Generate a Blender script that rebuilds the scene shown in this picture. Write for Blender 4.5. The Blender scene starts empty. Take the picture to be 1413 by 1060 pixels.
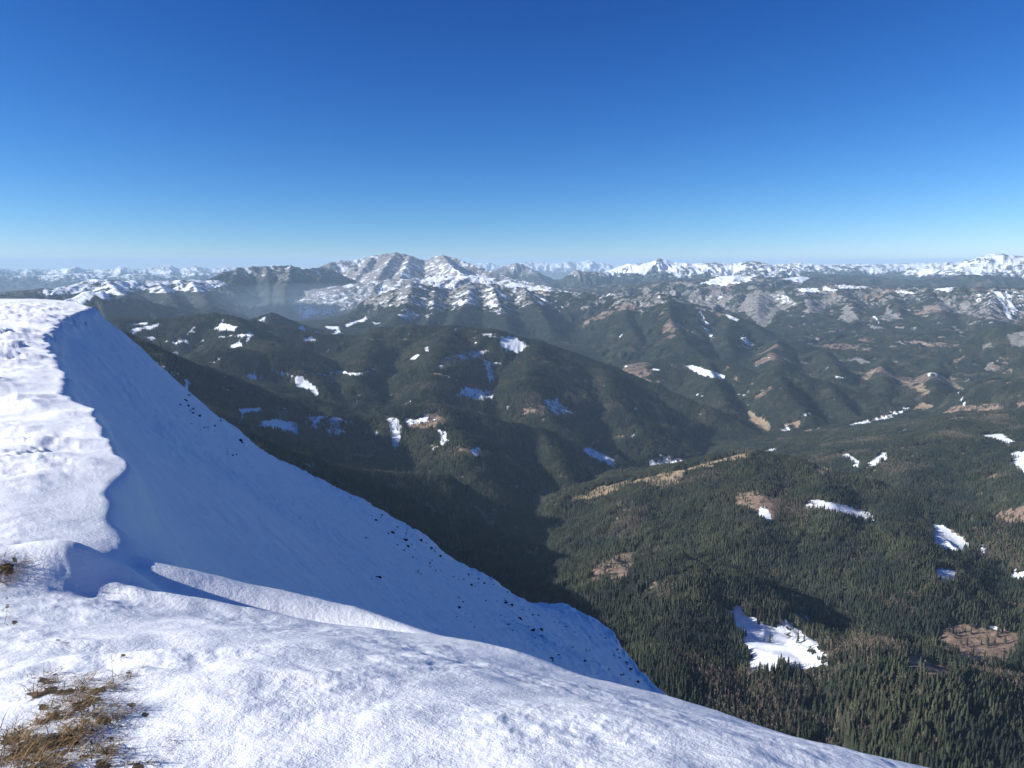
import bpy, bmesh, math, random
import numpy as np
from mathutils import Vector, Matrix

random.seed(7)
rng = np.random.default_rng(7)
SC = bpy.context.scene
COL = SC.collection
R = math.radians

# ------------------------------------------------------------------ camera, light
F = 1020.0                      # focal length of the photograph in its own pixels (1413 x 1060)
PITCH = R(9.35)
cam_d = bpy.data.cameras.new("camera")
cam_d.sensor_width = 36.0
cam_d.lens = 36.0 * F / 1413.0
cam_d.clip_start = 0.05
cam_d.clip_end = 400000.0
cam = bpy.data.objects.new("camera", cam_d)
COL.objects.link(cam)
cam.location = (0, 0, 0)
cam.rotation_euler = (math.pi / 2 - PITCH, 0, 0)
SC.camera = cam

SUN_AZ = R(-100.0)               # from the viewing direction, negative = left
SUN_EL = R(25.0)
world = bpy.data.worlds.new("World")
SC.world = world
world.use_nodes = True
wn = world.node_tree
wn.nodes.clear()
sky = wn.nodes.new("ShaderNodeTexSky")
sky.sky_type = 'NISHITA'
sky.sun_disc = False
sky.sun_elevation = SUN_EL
sky.sun_rotation = SUN_AZ
sky.altitude = 1900
sky.air_density = 1.0
sky.dust_density = 0.3
sky.ozone_density = 3.0
bg = wn.nodes.new("ShaderNodeBackground")
SKY_STRENGTH = 0.115
bg.inputs["Strength"].default_value = SKY_STRENGTH
wo = wn.nodes.new("ShaderNodeOutputWorld")
# seen from a summit the sky reaches about 1.4 degrees below the level: lift the lookup direction a little
tcw = wn.nodes.new("ShaderNodeTexCoord"); vad = wn.nodes.new("ShaderNodeVectorMath"); vad.operation = 'ADD'; vad.inputs[1].default_value = (0, 0, 0.026)
vno = wn.nodes.new("ShaderNodeVectorMath"); vno.operation = 'NORMALIZE'
wn.links.new(tcw.outputs["Generated"], vad.inputs[0]); wn.links.new(vad.outputs[0], vno.inputs[0]); wn.links.new(vno.outputs[0], sky.inputs[0])
# deeper, more saturated winter blue: a per channel contrast grade of the whole sky
sepc = wn.nodes.new("ShaderNodeSeparateColor"); comc = wn.nodes.new("ShaderNodeCombineColor")
wn.links.new(sky.outputs[0], sepc.inputs[0])
for ch_, (gam_, gain_) in enumerate(((2.20, 1.10), (1.60, 0.765), (1.22, 0.80))):
    a_ = wn.nodes.new("ShaderNodeMath"); a_.operation = 'MULTIPLY'; a_.inputs[1].default_value = SKY_STRENGTH
    b_ = wn.nodes.new("ShaderNodeMath"); b_.operation = 'POWER'; b_.inputs[1].default_value = gam_
    c_ = wn.nodes.new("ShaderNodeMath"); c_.operation = 'MULTIPLY'; c_.inputs[1].default_value = gain_ / SKY_STRENGTH
    wn.links.new(sepc.outputs[ch_], a_.inputs[0]); wn.links.new(a_.outputs[0], b_.inputs[0])
    wn.links.new(b_.outputs[0], c_.inputs[0]); wn.links.new(c_.outputs[0], comc.inputs[ch_])
wn.links.new(comc.outputs[0], bg.inputs[0])
wn.links.new(bg.outputs[0], wo.inputs[0])

sun_d = bpy.data.lights.new("sun", 'SUN')
sun_d.energy = 5.0
sun_d.angle = R(0.5)
sun_d.color = (1.0, 0.98, 0.93)
sun = bpy.data.objects.new("sun", sun_d)
COL.objects.link(sun)
sdir = Vector((math.sin(SUN_AZ) * math.cos(SUN_EL), math.cos(SUN_AZ) * math.cos(SUN_EL), math.sin(SUN_EL)))
sun.rotation_euler = sdir.to_track_quat('Z', 'Y').to_euler()

SC.view_settings.view_transform = 'Standard'
SC.view_settings.look = 'None'
SC.view_settings.exposure = 0.66
SC.view_settings.gamma = 1.0
SC.view_settings.use_curve_mapping = False
SC.cycles.use_denoising = True
SC.cycles.max_bounces = 5
SC.cycles.diffuse_bounces = 2
SC.cycles.glossy_bounces = 1
SC.cycles.transmission_bounces = 1
SC.cycles.volume_bounces = 1
SC.cycles.transparent_max_bounces = 4
HAZE_DENSITY = 2.35e-5
HAZE_COLOR = (0.55, 0.78, 1.0, 1.0)

# ------------------------------------------------------------------ numpy helpers
f32 = np.float32

def hash2(ix, iy, seed):
    h = (ix.astype(np.uint32) * np.uint32(374761393) + iy.astype(np.uint32) * np.uint32(668265263)
         + np.uint32((seed * 974634777 + 1013904223) & 0xffffffff))
    h = (h ^ (h >> np.uint32(13))) * np.uint32(1274126177)
    h = h ^ (h >> np.uint32(16))
    return h

_ANG = np.linspace(0, 2 * np.pi, 257)[:256]
_GX, _GY = np.cos(_ANG).astype(f32), np.sin(_ANG).astype(f32)

def noise(x, y, seed=0):
    """gradient noise, about -1..1"""
    x = np.asarray(x, f32); y = np.asarray(y, f32)
    fx, fy = np.floor(x), np.floor(y)
    ix, iy = fx.astype(np.int32), fy.astype(np.int32)
    dx, dy = x - fx, y - fy
    u = dx * dx * dx * (dx * (dx * 6 - 15) + 10)
    v = dy * dy * dy * (dy * (dy * 6 - 15) + 10)
    def g(ox, oy):
        h = hash2(ix + ox, iy + oy, seed) & np.uint32(255)
        return _GX[h] * (dx - ox) + _GY[h] * (dy - oy)
    a = g(0, 0); b = g(1, 0); c = g(0, 1); d = g(1, 1)
    ab = a + u * (b - a); cd = c + u * (d - c)
    return (ab + v * (cd - ab)) * f32(1.5)

def fbm(x, y, octaves=4, seed=0, gain=0.5, lac=2.03):
    s = 0; a = 1.0; n = 0
    for o in range(octaves):
        s = s + a * noise(x, y, seed + o * 17)
        n += a; a *= gain; x = x * lac + 3.7; y = y * lac - 1.3
    return s / n

def ridged(x, y, octaves=4, seed=0, gain=0.55, lac=2.07):
    s = 0; a = 1.0; n = 0
    for o in range(octaves):
        s = s + a * (1 - 2 * np.abs(noise(x, y, seed + o * 13)))
        n += a; a *= gain; x = x * lac + 5.1; y = y * lac + 2.3
    return s / n

def sstep(a, b, x):
    t = np.clip((x - a) / (b - a), 0, 1)
    return t * t * (3 - 2 * t)

def tps_fit(P, z, lam=0.0):
    n = len(P)
    d2 = ((P[:, None, :] - P[None, :, :]) ** 2).sum(-1)
    K = 0.5 * d2 * np.log(d2 + 1e-12) + lam * np.eye(n)
    A = np.zeros((n + 3, n + 3))
    A[:n, :n] = K
    A[:n, n] = 1; A[:n, n + 1:] = P
    A[n, :n] = 1; A[n + 1:, :n] = P.T
    w = np.linalg.solve(A, np.concatenate([z, [0, 0, 0]]))
    return (P, w)

def tps_eval(m, x, y):
    P, w = m
    out = (w[-3] + w[-2] * x + w[-1] * y).astype(np.float64)
    for (px, py), wi in zip(P, w[:-3]):
        d2 = (x - px) ** 2 + (y - py) ** 2
        out += wi * 0.5 * d2 * np.log(d2 + 1e-12)
    return out

CP, SP = math.cos(PITCH), math.sin(PITCH)

def ray(u, v):
    dx = (u - 706.5) / F; dy = (530.0 - v) / F
    return np.array([dx, CP + dy * SP, -SP + dy * CP])

def at(u, v, d):
    """the point at horizontal distance d along the sight line through a photograph pixel"""
    r = ray(u, v)
    return r * (d / math.hypot(r[0], r[1]))

def project(x, y, z):
    zc = y * CP - z * SP
    yc = y * SP + z * CP
    zc = np.maximum(zc, 1e-3)
    return 706.5 + F * x / zc, 530.0 - F * yc / zc

def seg_dist(x, y, pts, extra=None):
    """distance to a polyline, arc length of the nearest point, value interpolated along it"""
    best = np.full(x.shape, 1e20, f32); S = np.zeros(x.shape, f32); E = np.zeros(x.shape, f32)
    L = 0.0
    for i in range(len(pts) - 1):
        ax, ay = pts[i][:2]; bx, by = pts[i + 1][:2]
        ex, ey = bx - ax, by - ay
        l = math.hypot(ex, ey) + 1e-9
        t = np.clip(((x - ax) * ex + (y - ay) * ey) / (l * l), 0, 1)
        d = (x - ax - t * ex) ** 2 + (y - ay - t * ey) ** 2
        m = d < best
        best = np.where(m, d, best)
        S = np.where(m, L + t * l, S)
        if extra is not None:
            E = np.where(m, extra[i] + t * (extra[i + 1] - extra[i]), E)
        L += l
    return np.sqrt(best), S, E

def in_poly(x, y, poly):
    inside = np.zeros(x.shape, bool)
    n = len(poly)
    j = n - 1
    for i in range(n):
        xi, yi = poly[i][:2]; xj, yj = poly[j][:2]
        if yi != yj:
            c = ((yi > y) != (yj > y)) & (x < (xj - xi) * (y - yi) / (yj - yi) + xi)
            inside ^= c
        j = i
    return inside

# ------------------------------------------------------------------ materials
def mat(name):
    m = bpy.data.materials.new(name); m.use_nodes = True
    nt = m.node_tree; nt.nodes.clear()
    out = nt.nodes.new("ShaderNodeOutputMaterial")
    b = nt.nodes.new("ShaderNodeBsdfPrincipled")
    b.inputs["Roughness"].default_value = 0.9
    b.inputs["Specular IOR Level"].default_value = 0.15
    nt.links.new(b.outputs[0], out.inputs[0])
    return m, nt, b

def N(nt, kind, **kw):
    n = nt.nodes.new(kind)
    for k, v in kw.items():
        setattr(n, k, v)
    return n

def tex_noise(nt, scale, detail=4, rough=0.55, coord=None, dist=0.0):
    n = N(nt, "ShaderNodeTexNoise")
    n.inputs["Scale"].default_value = scale
    n.inputs["Detail"].default_value = detail
    n.inputs["Roughness"].default_value = rough
    n.inputs["Distortion"].default_value = dist
    if coord is not None:
        nt.links.new(coord, n.inputs["Vector"])
    return n.outputs["Fac"]

def mathn(nt, op, a, b=None, clamp=False):
    n = N(nt, "ShaderNodeMath", operation=op); n.use_clamp = clamp
    for i, v in enumerate((a, b)):
        if v is None: continue
        if isinstance(v, (int, float)): n.inputs[i].default_value = v
        else: nt.links.new(v, n.inputs[i])
    return n.outputs[0]

def mixc(nt, fac, a, b):
    n = N(nt, "ShaderNodeMix", data_type='RGBA')
    for i, v in ((0, fac), (6, a), (7, b)):
        if isinstance(v, (int, float)): n.inputs[i].default_value = v
        elif isinstance(v, tuple): n.inputs[i].default_value = (*v, 1)
        else: nt.links.new(v, n.inputs[i])
    return n.outputs[2]

def maprange(nt, v, a, b, c=0.0, d=1.0):
    n = N(nt, "ShaderNodeMapRange"); n.interpolation_type = 'SMOOTHSTEP'
    nt.links.new(v, n.inputs[0])
    for i, k in enumerate((a, b, c, d)): n.inputs[i + 1].default_value = k
    return n.outputs[0]

def bump(nt, bsdf, height, strength, dist, prev=None):
    n = N(nt, "ShaderNodeBump")
    n.inputs["Strength"].default_value = strength
    n.inputs["Distance"].default_value = dist
    nt.links.new(height, n.inputs["Height"])
    if prev is not None: nt.links.new(prev, n.inputs["Normal"])
    nt.links.new(n.outputs[0], bsdf.inputs["Normal"])
    return n.outputs[0]

def terrain_material(name, far):
    """cover attribute: r snow, g dry grass, b rock, a (second attribute) brown slash; what is left is forest"""
    m, nt, b = mat(name)
    geo = N(nt, "ShaderNodeNewGeometry"); pos = geo.outputs["Position"]
    at_ = N(nt, "ShaderNodeAttribute"); at_.attribute_name = "cover"
    sep = N(nt, "ShaderNodeSeparateColor"); nt.links.new(at_.outputs["Color"], sep.inputs[0])
    at2 = N(nt, "ShaderNodeAttribute"); at2.attribute_name = "slash"
    k = 0.35 if far else 1.0
    n1 = tex_noise(nt, 0.030 * k, 6, 0.62, pos)
    n2 = tex_noise(nt, 0.11 * k, 5, 0.65, pos)
    nn = mathn(nt, 'ADD', mathn(nt, 'MULTIPLY', n1, 0.55), mathn(nt, 'MULTIPLY', n2, 0.45))   # ~0.5 mean
    def cover(src):
        s = mathn(nt, 'ADD', src, mathn(nt, 'MULTIPLY', mathn(nt, 'SUBTRACT', nn, 0.5), 3.0 if far else 2.4))
        return maprange(nt, s, 0.40, 0.60)
    n3 = tex_noise(nt, 0.004, 5, 0.6, pos)
    if far:
        forest = mixc(nt, maprange(nt, n1, 0.38, 0.62), (0.012, 0.020, 0.016), (0.042, 0.050, 0.036))
        forest = mixc(nt, maprange(nt, n3, 0.52, 0.68), forest, (0.085, 0.070, 0.055))
    else:
        forest = mixc(nt, maprange(nt, n1, 0.35, 0.65), (0.020, 0.026, 0.017), (0.060, 0.052, 0.036))
    tan = mixc(nt, n2, (0.19, 0.135, 0.085), (0.36, 0.28, 0.18))
    brown = mixc(nt, maprange(nt, n2, 0.3, 0.7), (0.13, 0.085, 0.06), (0.30, 0.215, 0.16))
    rock = mixc(nt, maprange(nt, n2, 0.3, 0.7), (0.085, 0.078, 0.074), (0.33, 0.305, 0.28))
    c = mixc(nt, cover(sep.outputs[2]), forest, rock)
    c = mixc(nt, cover(sep.outputs[1]), c, tan)
    c = mixc(nt, cover(at2.outputs["Fac"]), c, brown)
    c = mixc(nt, cover(sep.outputs[0]), c, (0.82, 0.84, 0.87))
    nt.links.new(c, b.inputs["Base Color"])
    bump(nt, b, nn, 0.9, 22.0 if far else 3.0)
    return m

def snow_material():
    m, nt, b = mat("wind_packed_snow")
    geo = N(nt, "ShaderNodeNewGeometry"); pos = geo.outputs["Position"]
    at_ = N(nt, "ShaderNodeAttribute"); at_.attribute_name = "bare"
    n1 = tex_noise(nt, 26.0, 5, 0.6, pos)
    n2 = tex_noise(nt, 0.9, 7, 0.7, pos, 1.2)
    n3 = tex_noise(nt, 90.0, 3, 0.6, pos)
    s = mathn(nt, 'ADD', at_.outputs["Fac"], mathn(nt, 'MULTIPLY', mathn(nt, 'SUBTRACT', n1, 0.5), 1.1))
    bare = maprange(nt, s, 0.44, 0.56)
    soil = mixc(nt, n3, (0.030, 0.020, 0.012), (0.15, 0.10, 0.055))
    snow = mixc(nt, maprange(nt, n2, 0.35, 0.65), (0.85, 0.86, 0.87), (0.93, 0.93, 0.93))
    nt.links.new(mixc(nt, bare, snow, soil), b.inputs["Base Color"])
    b.inputs["Roughness"].default_value = 0.62
    b.inputs["Specular IOR Level"].default_value = 0.25
    hh = mathn(nt, 'ADD', mathn(nt, 'MULTIPLY', n1, 0.7), mathn(nt, 'MULTIPLY', n3, 0.3))
    nb_ = bump(nt, b, hh, 0.75, 0.016)
    n5 = tex_noise(nt, 2.2, 3, 0.5, pos, 0.4)
    bump(nt, b, n5, 0.35, 0.04, nb_)
    return m

def tinted_material(name, base, var=0.25, rough=0.85, scale=None):
    m, nt, b = mat(name)
    at_ = N(nt, "ShaderNodeAttribute"); at_.attribute_name = "tint"
    oi = N(nt, "ShaderNodeObjectInfo")
    f = mathn(nt, 'ADD', mathn(nt, 'MULTIPLY', oi.outputs["Random"], 2 * var), 1 - var)
    hsv = N(nt, "ShaderNodeHueSaturation")
    nt.links.new(at_.outputs["Color"], hsv.inputs["Color"])
    nt.links.new(f, hsv.inputs["Value"])
    geo = N(nt, "ShaderNodeNewGeometry")
    n = tex_noise(nt, scale or 0.9, 3, 0.6, geo.outputs["Position"])
    c = mixc(nt, maprange(nt, n, 0.3, 0.7, 0.0, 0.45), hsv.outputs[0], base)
    if name == "spruce_needles":      # stands of different age and kind
        st_ = tex_noise(nt, 0.006, 5, 0.65, geo.outputs["Position"])
        c = mixc(nt, maprange(nt, st_, 0.38, 0.62, 0.0, 0.75), c, (0.012, 0.020, 0.017))
        st2 = tex_noise(nt, 0.011, 4, 0.6, geo.outputs["Position"])
        c = mixc(nt, maprange(nt, st2, 0.56, 0.68, 0.0, 0.5), c, (0.062, 0.058, 0.040))
    nt.links.new(c, b.inputs["Base Color"])
    b.inputs["Roughness"].default_value = rough
    return m

M_NEAR = snow_material()
M_HILL = terrain_material("forest_floor_and_clearings", False)
M_FAR = terrain_material("mountain_rock_snow_forest", True)
M_NEEDLE = tinted_material("spruce_needles", (0.024, 0.038, 0.020), 0.42)
M_TWIG = tinted_material("bare_twigs", (0.14, 0.11, 0.08))
M_BARK = tinted_material("bark", (0.09, 0.065, 0.045))
M_GRASS = tinted_material("dry_grass", (0.16, 0.095, 0.04), 0.2, 0.7, 30.0)
M_STONE = tinted_material("lichen_stone", (0.045, 0.040, 0.034), 0.2, 0.9, 6.0)
M_WALL = tinted_material("house_wall", (0.6, 0.57, 0.5))
M_ROOF = tinted_material("house_roof", (0.10, 0.06, 0.05))

# ------------------------------------------------------------------ mesh helpers
def raw_mesh(name, verts, faces4=None, faces3=None):
    me = bpy.data.meshes.new(name)
    verts = np.asarray(verts, f32)
    me.vertices.add(len(verts)); me.vertices.foreach_set("co", verts.ravel())
    n4 = 0 if faces4 is None else len(faces4); n3 = 0 if faces3 is None else len(faces3)
    loops = []
    if n4: loops.append(np.asarray(faces4, np.int32).ravel())
    if n3: loops.append(np.asarray(faces3, np.int32).ravel())
    loops = np.concatenate(loops)
    me.loops.add(len(loops)); me.loops.foreach_set("vertex_index", loops)
    me.polygons.add(n4 + n3)
    starts = np.concatenate([np.arange(n4) * 4, n4 * 4 + np.arange(n3) * 3]).astype(np.int32)
    me.polygons.foreach_set("loop_start", starts)
    me.update(calc_edges=True)
    return me

def set_attr(me, name, data, kind):
    a = me.attributes.new(name, kind, 'POINT')
    a.data.foreach_set({'FLOAT': "value", 'FLOAT_COLOR': "color", 'INT': "value", 'FLOAT4X4': "value"}[kind],
                       np.ascontiguousarray(data, np.int32 if kind == 'INT' else f32).ravel())

def link(name, me, parent=None, **props):
    o = bpy.data.objects.new(name, me); COL.objects.link(o)
    if parent is not None: o.parent = parent
    for k, v in props.items(): o[k] = v
    return o

def angles(dense, step, outer, outer_step_mult=14):
    a = np.arange(-dense, dense + 1e-9, step)
    ext = []
    x = dense; s = step
    while x < outer:
        s = min(s * 1.25, step * outer_step_mult * 1.5)
        x = min(x + s, outer); ext.append(x)
    ext = np.array(ext)
    return np.radians(np.concatenate([-ext[::-1], a, ext]))

# ------------------------------------------------------------------ NEAR: the snow ridge
def plateau_hit(u, v):
    """where a sight line meets the gently falling plateau"""
    r = ray(u, v); h = math.hypot(r[0], r[1]); e = -r[2] / h
    d = 3.04 / (e - 0.006)
    return r * (d / h)

cornice = [plateau_hit(*p) for p in [(122,424),(93,435),(71,448),(54,468),(65,476),(68,493),(76,510),(85,522),(80,539),(82,550),
           (96,556),(130,564),(124,578),(130,595),(144,607),(147,624),(172,636),(166,650),(142,664),(137,680),(141,699),(134,722),(150,735),(160,750)]]
crest = [at(*p) for p in [(158,763,8.7),(174,776,8.6),(238,785,8.55),(293,798,8.45),(357,812,8.35),(420,826,8.2),(476,837,8.05),(519,852,7.7),
         (610,880,7.1),(662,887,6.9),(717,903,6.6),(777,929,6.2),(836,943,6.0),(902,957,5.8),(980,980,5.45),(1074,1014,5.1),(1176,1036,4.9),(1263,1056,4.75),(1400,1092,4.6)]]
lip = [at(88,412,100), at(111,418,74)] + cornice + crest + [np.array([4.8, 1.2, -3.2]), np.array([5.6, -3, -3.6]), np.array([6.0, -25, -6.0]), np.array([6.0, -120, -14.0])]
upper_poly = [(p[0], p[1]) for p in lip] + [(-400, -120), (-400, 500), (-110, 500)]

U_pts = [p for p in lip[:-1]] + [np.array(p, float) for p in [
    (0, 0, -1.6), (-1.5, -1.5, -1.45), (-2.0, 2.2, -1.85), (-4.5, 3, -2.2), (-8, 0, -1.9), (1.4, 1.4, -1.85), (2.4, -1, -1.95), (0.2, 3.2, -2.15),
    (-1.2, 5.0, -2.75), (1.6, 3.2, -2.35), (-3.2, 5.6, -2.85), (-7, 7, -2.85), (-10, 9, -3.1), (-8, 14, -3.13), (-14, 14, -3.13), (-20, 24, -3.2), (-12, 4, -2.7), (-30, 34, -3.28), (-34, 50, -3.38), (-52, 66, -3.52),
    (-66, 78, -3.62), (-40, 10, -3.2), (-60, 40, -3.45), (-20, -20, -3.0), (-60, -20, -3.6), (-90, 60, -3.75), (-48, 58, -3.46), (-5, -30, -3.0), (-20, -80, -6.0)]]
U_m = tps_fit(np.array([p[:2] for p in U_pts]), np.array([p[2] for p in U_pts]), 1e-3)

sil = [(122,424,67),(150,446,67.5),(180,470,68),(207,494,68),(239,524,69),(266,548,70),(287,569,70.5),(323,590,71),(358,622,71.5),(412,648,72),(447,667,72),(477,682,72),(501,692,72),
       (528,710,72),(557,726,72),(591,745,73),(614,769,73),(654,791,74),(698,818,75),(713,834,76),(741,840,77),(781,841,77),(805,854,75),(832,870,72),(848,886,69),(866,913,65),
       (880,933,61),(902,957,56),(960,1020,44),(1080,1110,30),(1300,1250,18)]
sil_w = [at(*p) for p in sil]
W_pts = [p for p in lip[2:-1]] + [p for p in sil_w] + [at(*p) for p in [
    (300,650,30),(200,600,31),(150,500,46),(120,480,45),(250,700,20),(180,720,13.5),(400,750,27),(350,790,17),(500,800,30),(600,850,30),(700,870,42),(800,900,46),(850,932,42),
    (250,600,40),(330,640,46),(420,700,44),(550,780,44),(650,830,50),(120,560,34),(170,650,18)]]
# just past the near crest the snow rolls over and drops out of sight
for p, q in zip(crest[2:-1], crest[3:]):
    t = (q - p)[:2]; t = t / np.linalg.norm(t); nrm = np.array([-t[1], t[0]])
    W_pts.append(np.array([p[0] + nrm[0] * 3.5, p[1] + nrm[1] * 3.5, p[2] - 2.6]))
W_pts.append(np.array([12., 8., -9.])); W_pts.append(np.array([14., -4., -11.])); W_pts.append(np.array([14., -40., -16.]))
W_m = tps_fit(np.array([p[:2] for p in W_pts]), np.array([p[2] for p in W_pts]), 0.3)

s_az = np.array([math.atan2(p[0], p[1]) for p in sil_w]); s_d = np.array([math.hypot(p[0], p[1]) for p in sil_w])
p1_, p2_, p3_ = at(100, 414, 79), at(78, 410, 88), at(50, 409, 96)
s_az = np.concatenate([[-math.pi, -2.2, -1.2, -0.8] + [math.atan2(p_[0], p_[1]) for p_ in (p3_, p2_, p1_)], s_az, [1.0, 1.8, math.pi]])
s_d = np.concatenate([[60, 90, 100, 95, 96, 88, 78], s_d, [16, 30, 60]])

def near_height(x, y):
    x = np.asarray(x, np.float64); y = np.asarray(y, np.float64)
    r = np.hypot(x, y) + 1e-9; az = np.arctan2(x, y)
    dS = np.interp(az, s_az, s_d)
    dS = dS + (noise(az * 60, az * 0, 5) * 0.9 + noise(az * 170, az * 0, 6) * 0.4) * (dS / 70) * sstep(-0.52, -0.40, az)
    rc = np.minimum(r, dS)
    cx, cy = x * rc / r, y * rc / r
    wob = 0.018 * rc
    lx = cx + wob * 0.8 * fbm(cx * 1.1, cy * 1.1, 3, 31); ly = cy + wob * 0.8 * fbm(cx * 1.1, cy * 1.1, 3, 37)
    lx = lx + 0.004 * rc * fbm(cx * 2.1, cy * 2.1, 3, 33); ly = ly + 0.004 * rc * fbm(cx * 2.3, cy * 2.3, 3, 35)
    dl, _, _ = seg_dist(lx.astype(f32), ly.astype(f32), lip)
    up = in_poly(lx, ly, upper_poly)
    zu = tps_eval(U_m, cx, cy)
    zw = tps_eval(W_m, cx, cy)
    sgn = np.where(up, -dl, dl)
    soft = 0.25 + 0.006 * rc
    t = sstep(-0.1 * soft, soft * 1.6, sgn)
    # -- relief of the upper snow
    rel = 0.0
    crestfade = sstep(0.0, 1.2, dl)
    far = sstep(8.5, 14, rc)
    rot = R(-22)
    ax = cx * math.cos(rot) - cy * math.sin(rot); ay = cx * math.sin(rot) + cy * math.cos(rot)     # along the wind
    wx = ax + 0.5 * fbm(cx * 0.8, cy * 0.8, 3, 71); wy = ay + 0.5 * fbm(cx * 0.8, cy * 0.8, 3, 72)
    sas = ridged(wx * 0.28, wy * 0.75, 4, 3)
    patch = sstep(-0.25, 0.35, fbm(cx * 0.22, cy * 0.22, 3, 11))
    rel_far = far * ((0.15 + 0.10 * np.exp(-dl / 3.0)) * sas * (0.3 + 0.9 * patch) + 0.16 * fbm(cx * 0.16, cy * 0.3, 3, 13)) * np.clip(rc / 16, 0.6, 1.6)
    rel_far = rel_far * sstep(0, 30, dS - rc)
    rel_far = rel_far + far * 0.035 * patch * ridged(wx * 1.2, wy * 2.4, 4, 23)
    near_f = 1 - far
    rel_near = near_f * (0.05 * fbm(cx * 0.7, cy * 0.9, 3, 41)
                         + 0.013 * fbm(cx * 7, cy * 7, 3, 43) * sstep(-.35, .25, fbm(cx * 0.9, cy * 0.9, 2, 44)) + 0.022 * fbm(cx * 2.3, cy * 2.3, 2, 45) + 0.006 * ridged(wx * 4.0, wy * 7, 3, 47) * sstep(-0.3, 0.3, fbm(cx * 0.6, cy * 0.6, 2, 49)))
    rel_near = rel_near + 0.035 * ridged(cx * 2.2, cy * 2.2, 3, 51) * np.exp(-dl / 0.35) * near_f
    zu = zu + (rel_far + rel_near) * (0.25 + 0.75 * crestfade)
    # wind drift with a hollow in its lee, behind the nearest crest
    def lump(px, py, sx, sy, h, a=0.0):
        c, s = math.cos(a), math.sin(a)
        qx = (cx - px) * c + (cy - py) * s; qy = -(cx - px) * s + (cy - py) * c
        return h * np.exp(-(qx / sx) ** 2 - (qy / sy) ** 2)
    zu = zu + lump(-4.35, 6.98, 0.55, 0.28, 0.31, R(12)) + lump(-3.85, 7.08, 0.30, 0.16, 0.12) + lump(-5.6, 6.7, 0.7, 0.45, 0.16, R(-10))
    zu = zu - lump(-2.65, 7.27, 1.5, 0.24, 0.25, R(5)) - lump(-3.9, 6.55, 0.30, 0.2, 0.08)
    zu = zu + lump(-3.4, 6.72, 1.1, 0.16, 0.07, R(3)) + lump(-1.9, 4.35, 0.9, 0.16, 0.05, R(15)) - lump(-1.8, 4.65, 0.9, 0.18, 0.06, R(12))
    # -- relief of the steep shaded side
    wr = 0.05 * fbm(cx * 0.5 , cy * 0.5, 4, 53) * np.clip(rc / 20, 0.3, 2.2) + 0.02 * ridged((cx * 0.6 + cy * 0.25) * 0.8, (cy * 0.9 - cx * 0.3) * 2.2, 3, 57) * np.clip(rc / 20, 0.4, 2.0)
    rough = sstep(560, 760, 706.5 + F * cx / np.maximum(cy, 1)) * sstep(20, 45, rc)
    wr = wr + rough * (0.22 * ridged(cx * 0.35, cy * 0.35, 4, 59))
    edge = sstep(14, 0, dS - rc) * sstep(15, 40, rc)
    wr = wr + edge * 0.16 * ridged(cx * 0.6, cy * 0.6, 4, 61)
    rib = ridged((cx * 0.55 + cy * 0.85) * 1.1 + 0.8 * fbm(cx * .3, cy * .3, 2, 66), (cx * .85 - cy * .55) * 0.16, 3, 67)
    wr = wr + 0.05 * rib * sstep(-.3, .3, fbm(cx * .12, cy * .12, 2, 68)) * np.clip(rc / 25, 0.3, 1.8)
    wr = wr + (0.045 * fbm(cx * 1.4 + cy * .4, cy * 3.0 - cx * .5, 3, 64) + 0.016 * noise(cx * 7, cy * 5, 65)) * np.clip(rc / 20, 0.3, 2.0)
    zw = zw + wr * sstep(0, 2.0, dl)
    z = (1 - t) * zu + t * zw
    q = np.maximum(r - dS, 0)
    wS = 1.0 + 0.03 * dS
    z = z - 0.92 * (np.sqrt(q * q + wS * wS) - wS) + sstep(10, 200, q) * 12 * fbm(x * 0.01, y * 0.01, 4, 63)
    return z

def near_hit(u, v, tmax=140):
    d = ray(u, v)
    t = np.geomspace(1.5, tmax, 1500)
    z = near_height(d[0] * t, d[1] * t)
    below = d[2] * t < z
    if not below.any(): return None
    k = int(np.argmax(below))
    return np.array([d[0] * t[k], d[1] * t[k], z[k]])

bare_spots = [  # photograph pixels of the foreground where dry grass has melted out, radius in pixels
    (62,946,20),(50,960,13),(128,966,27),(112,975,20),(178,930,11),(155,945,9),(180,975,9),(58,1034,42),(30,1046,34),(95,1010,24),(110,1000,18),(140,1048,16),
    (60,1000,10),(10,778,17),(2,790,12),(8,822,7),(10,838,6),(125,928,6),(80,884,4),(237,1025,4),(190,1058,9),(170,905,4),(30,770,7),(150,1020,9),(62,975,9),(90,962,15),(142,992,13),(102,936,8),(76,985,13),(166,1002,7),(120,1042,17),(18,1020,15),(200,985,6),(0,800,12),(20,860,5),(14,850,6)]

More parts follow.
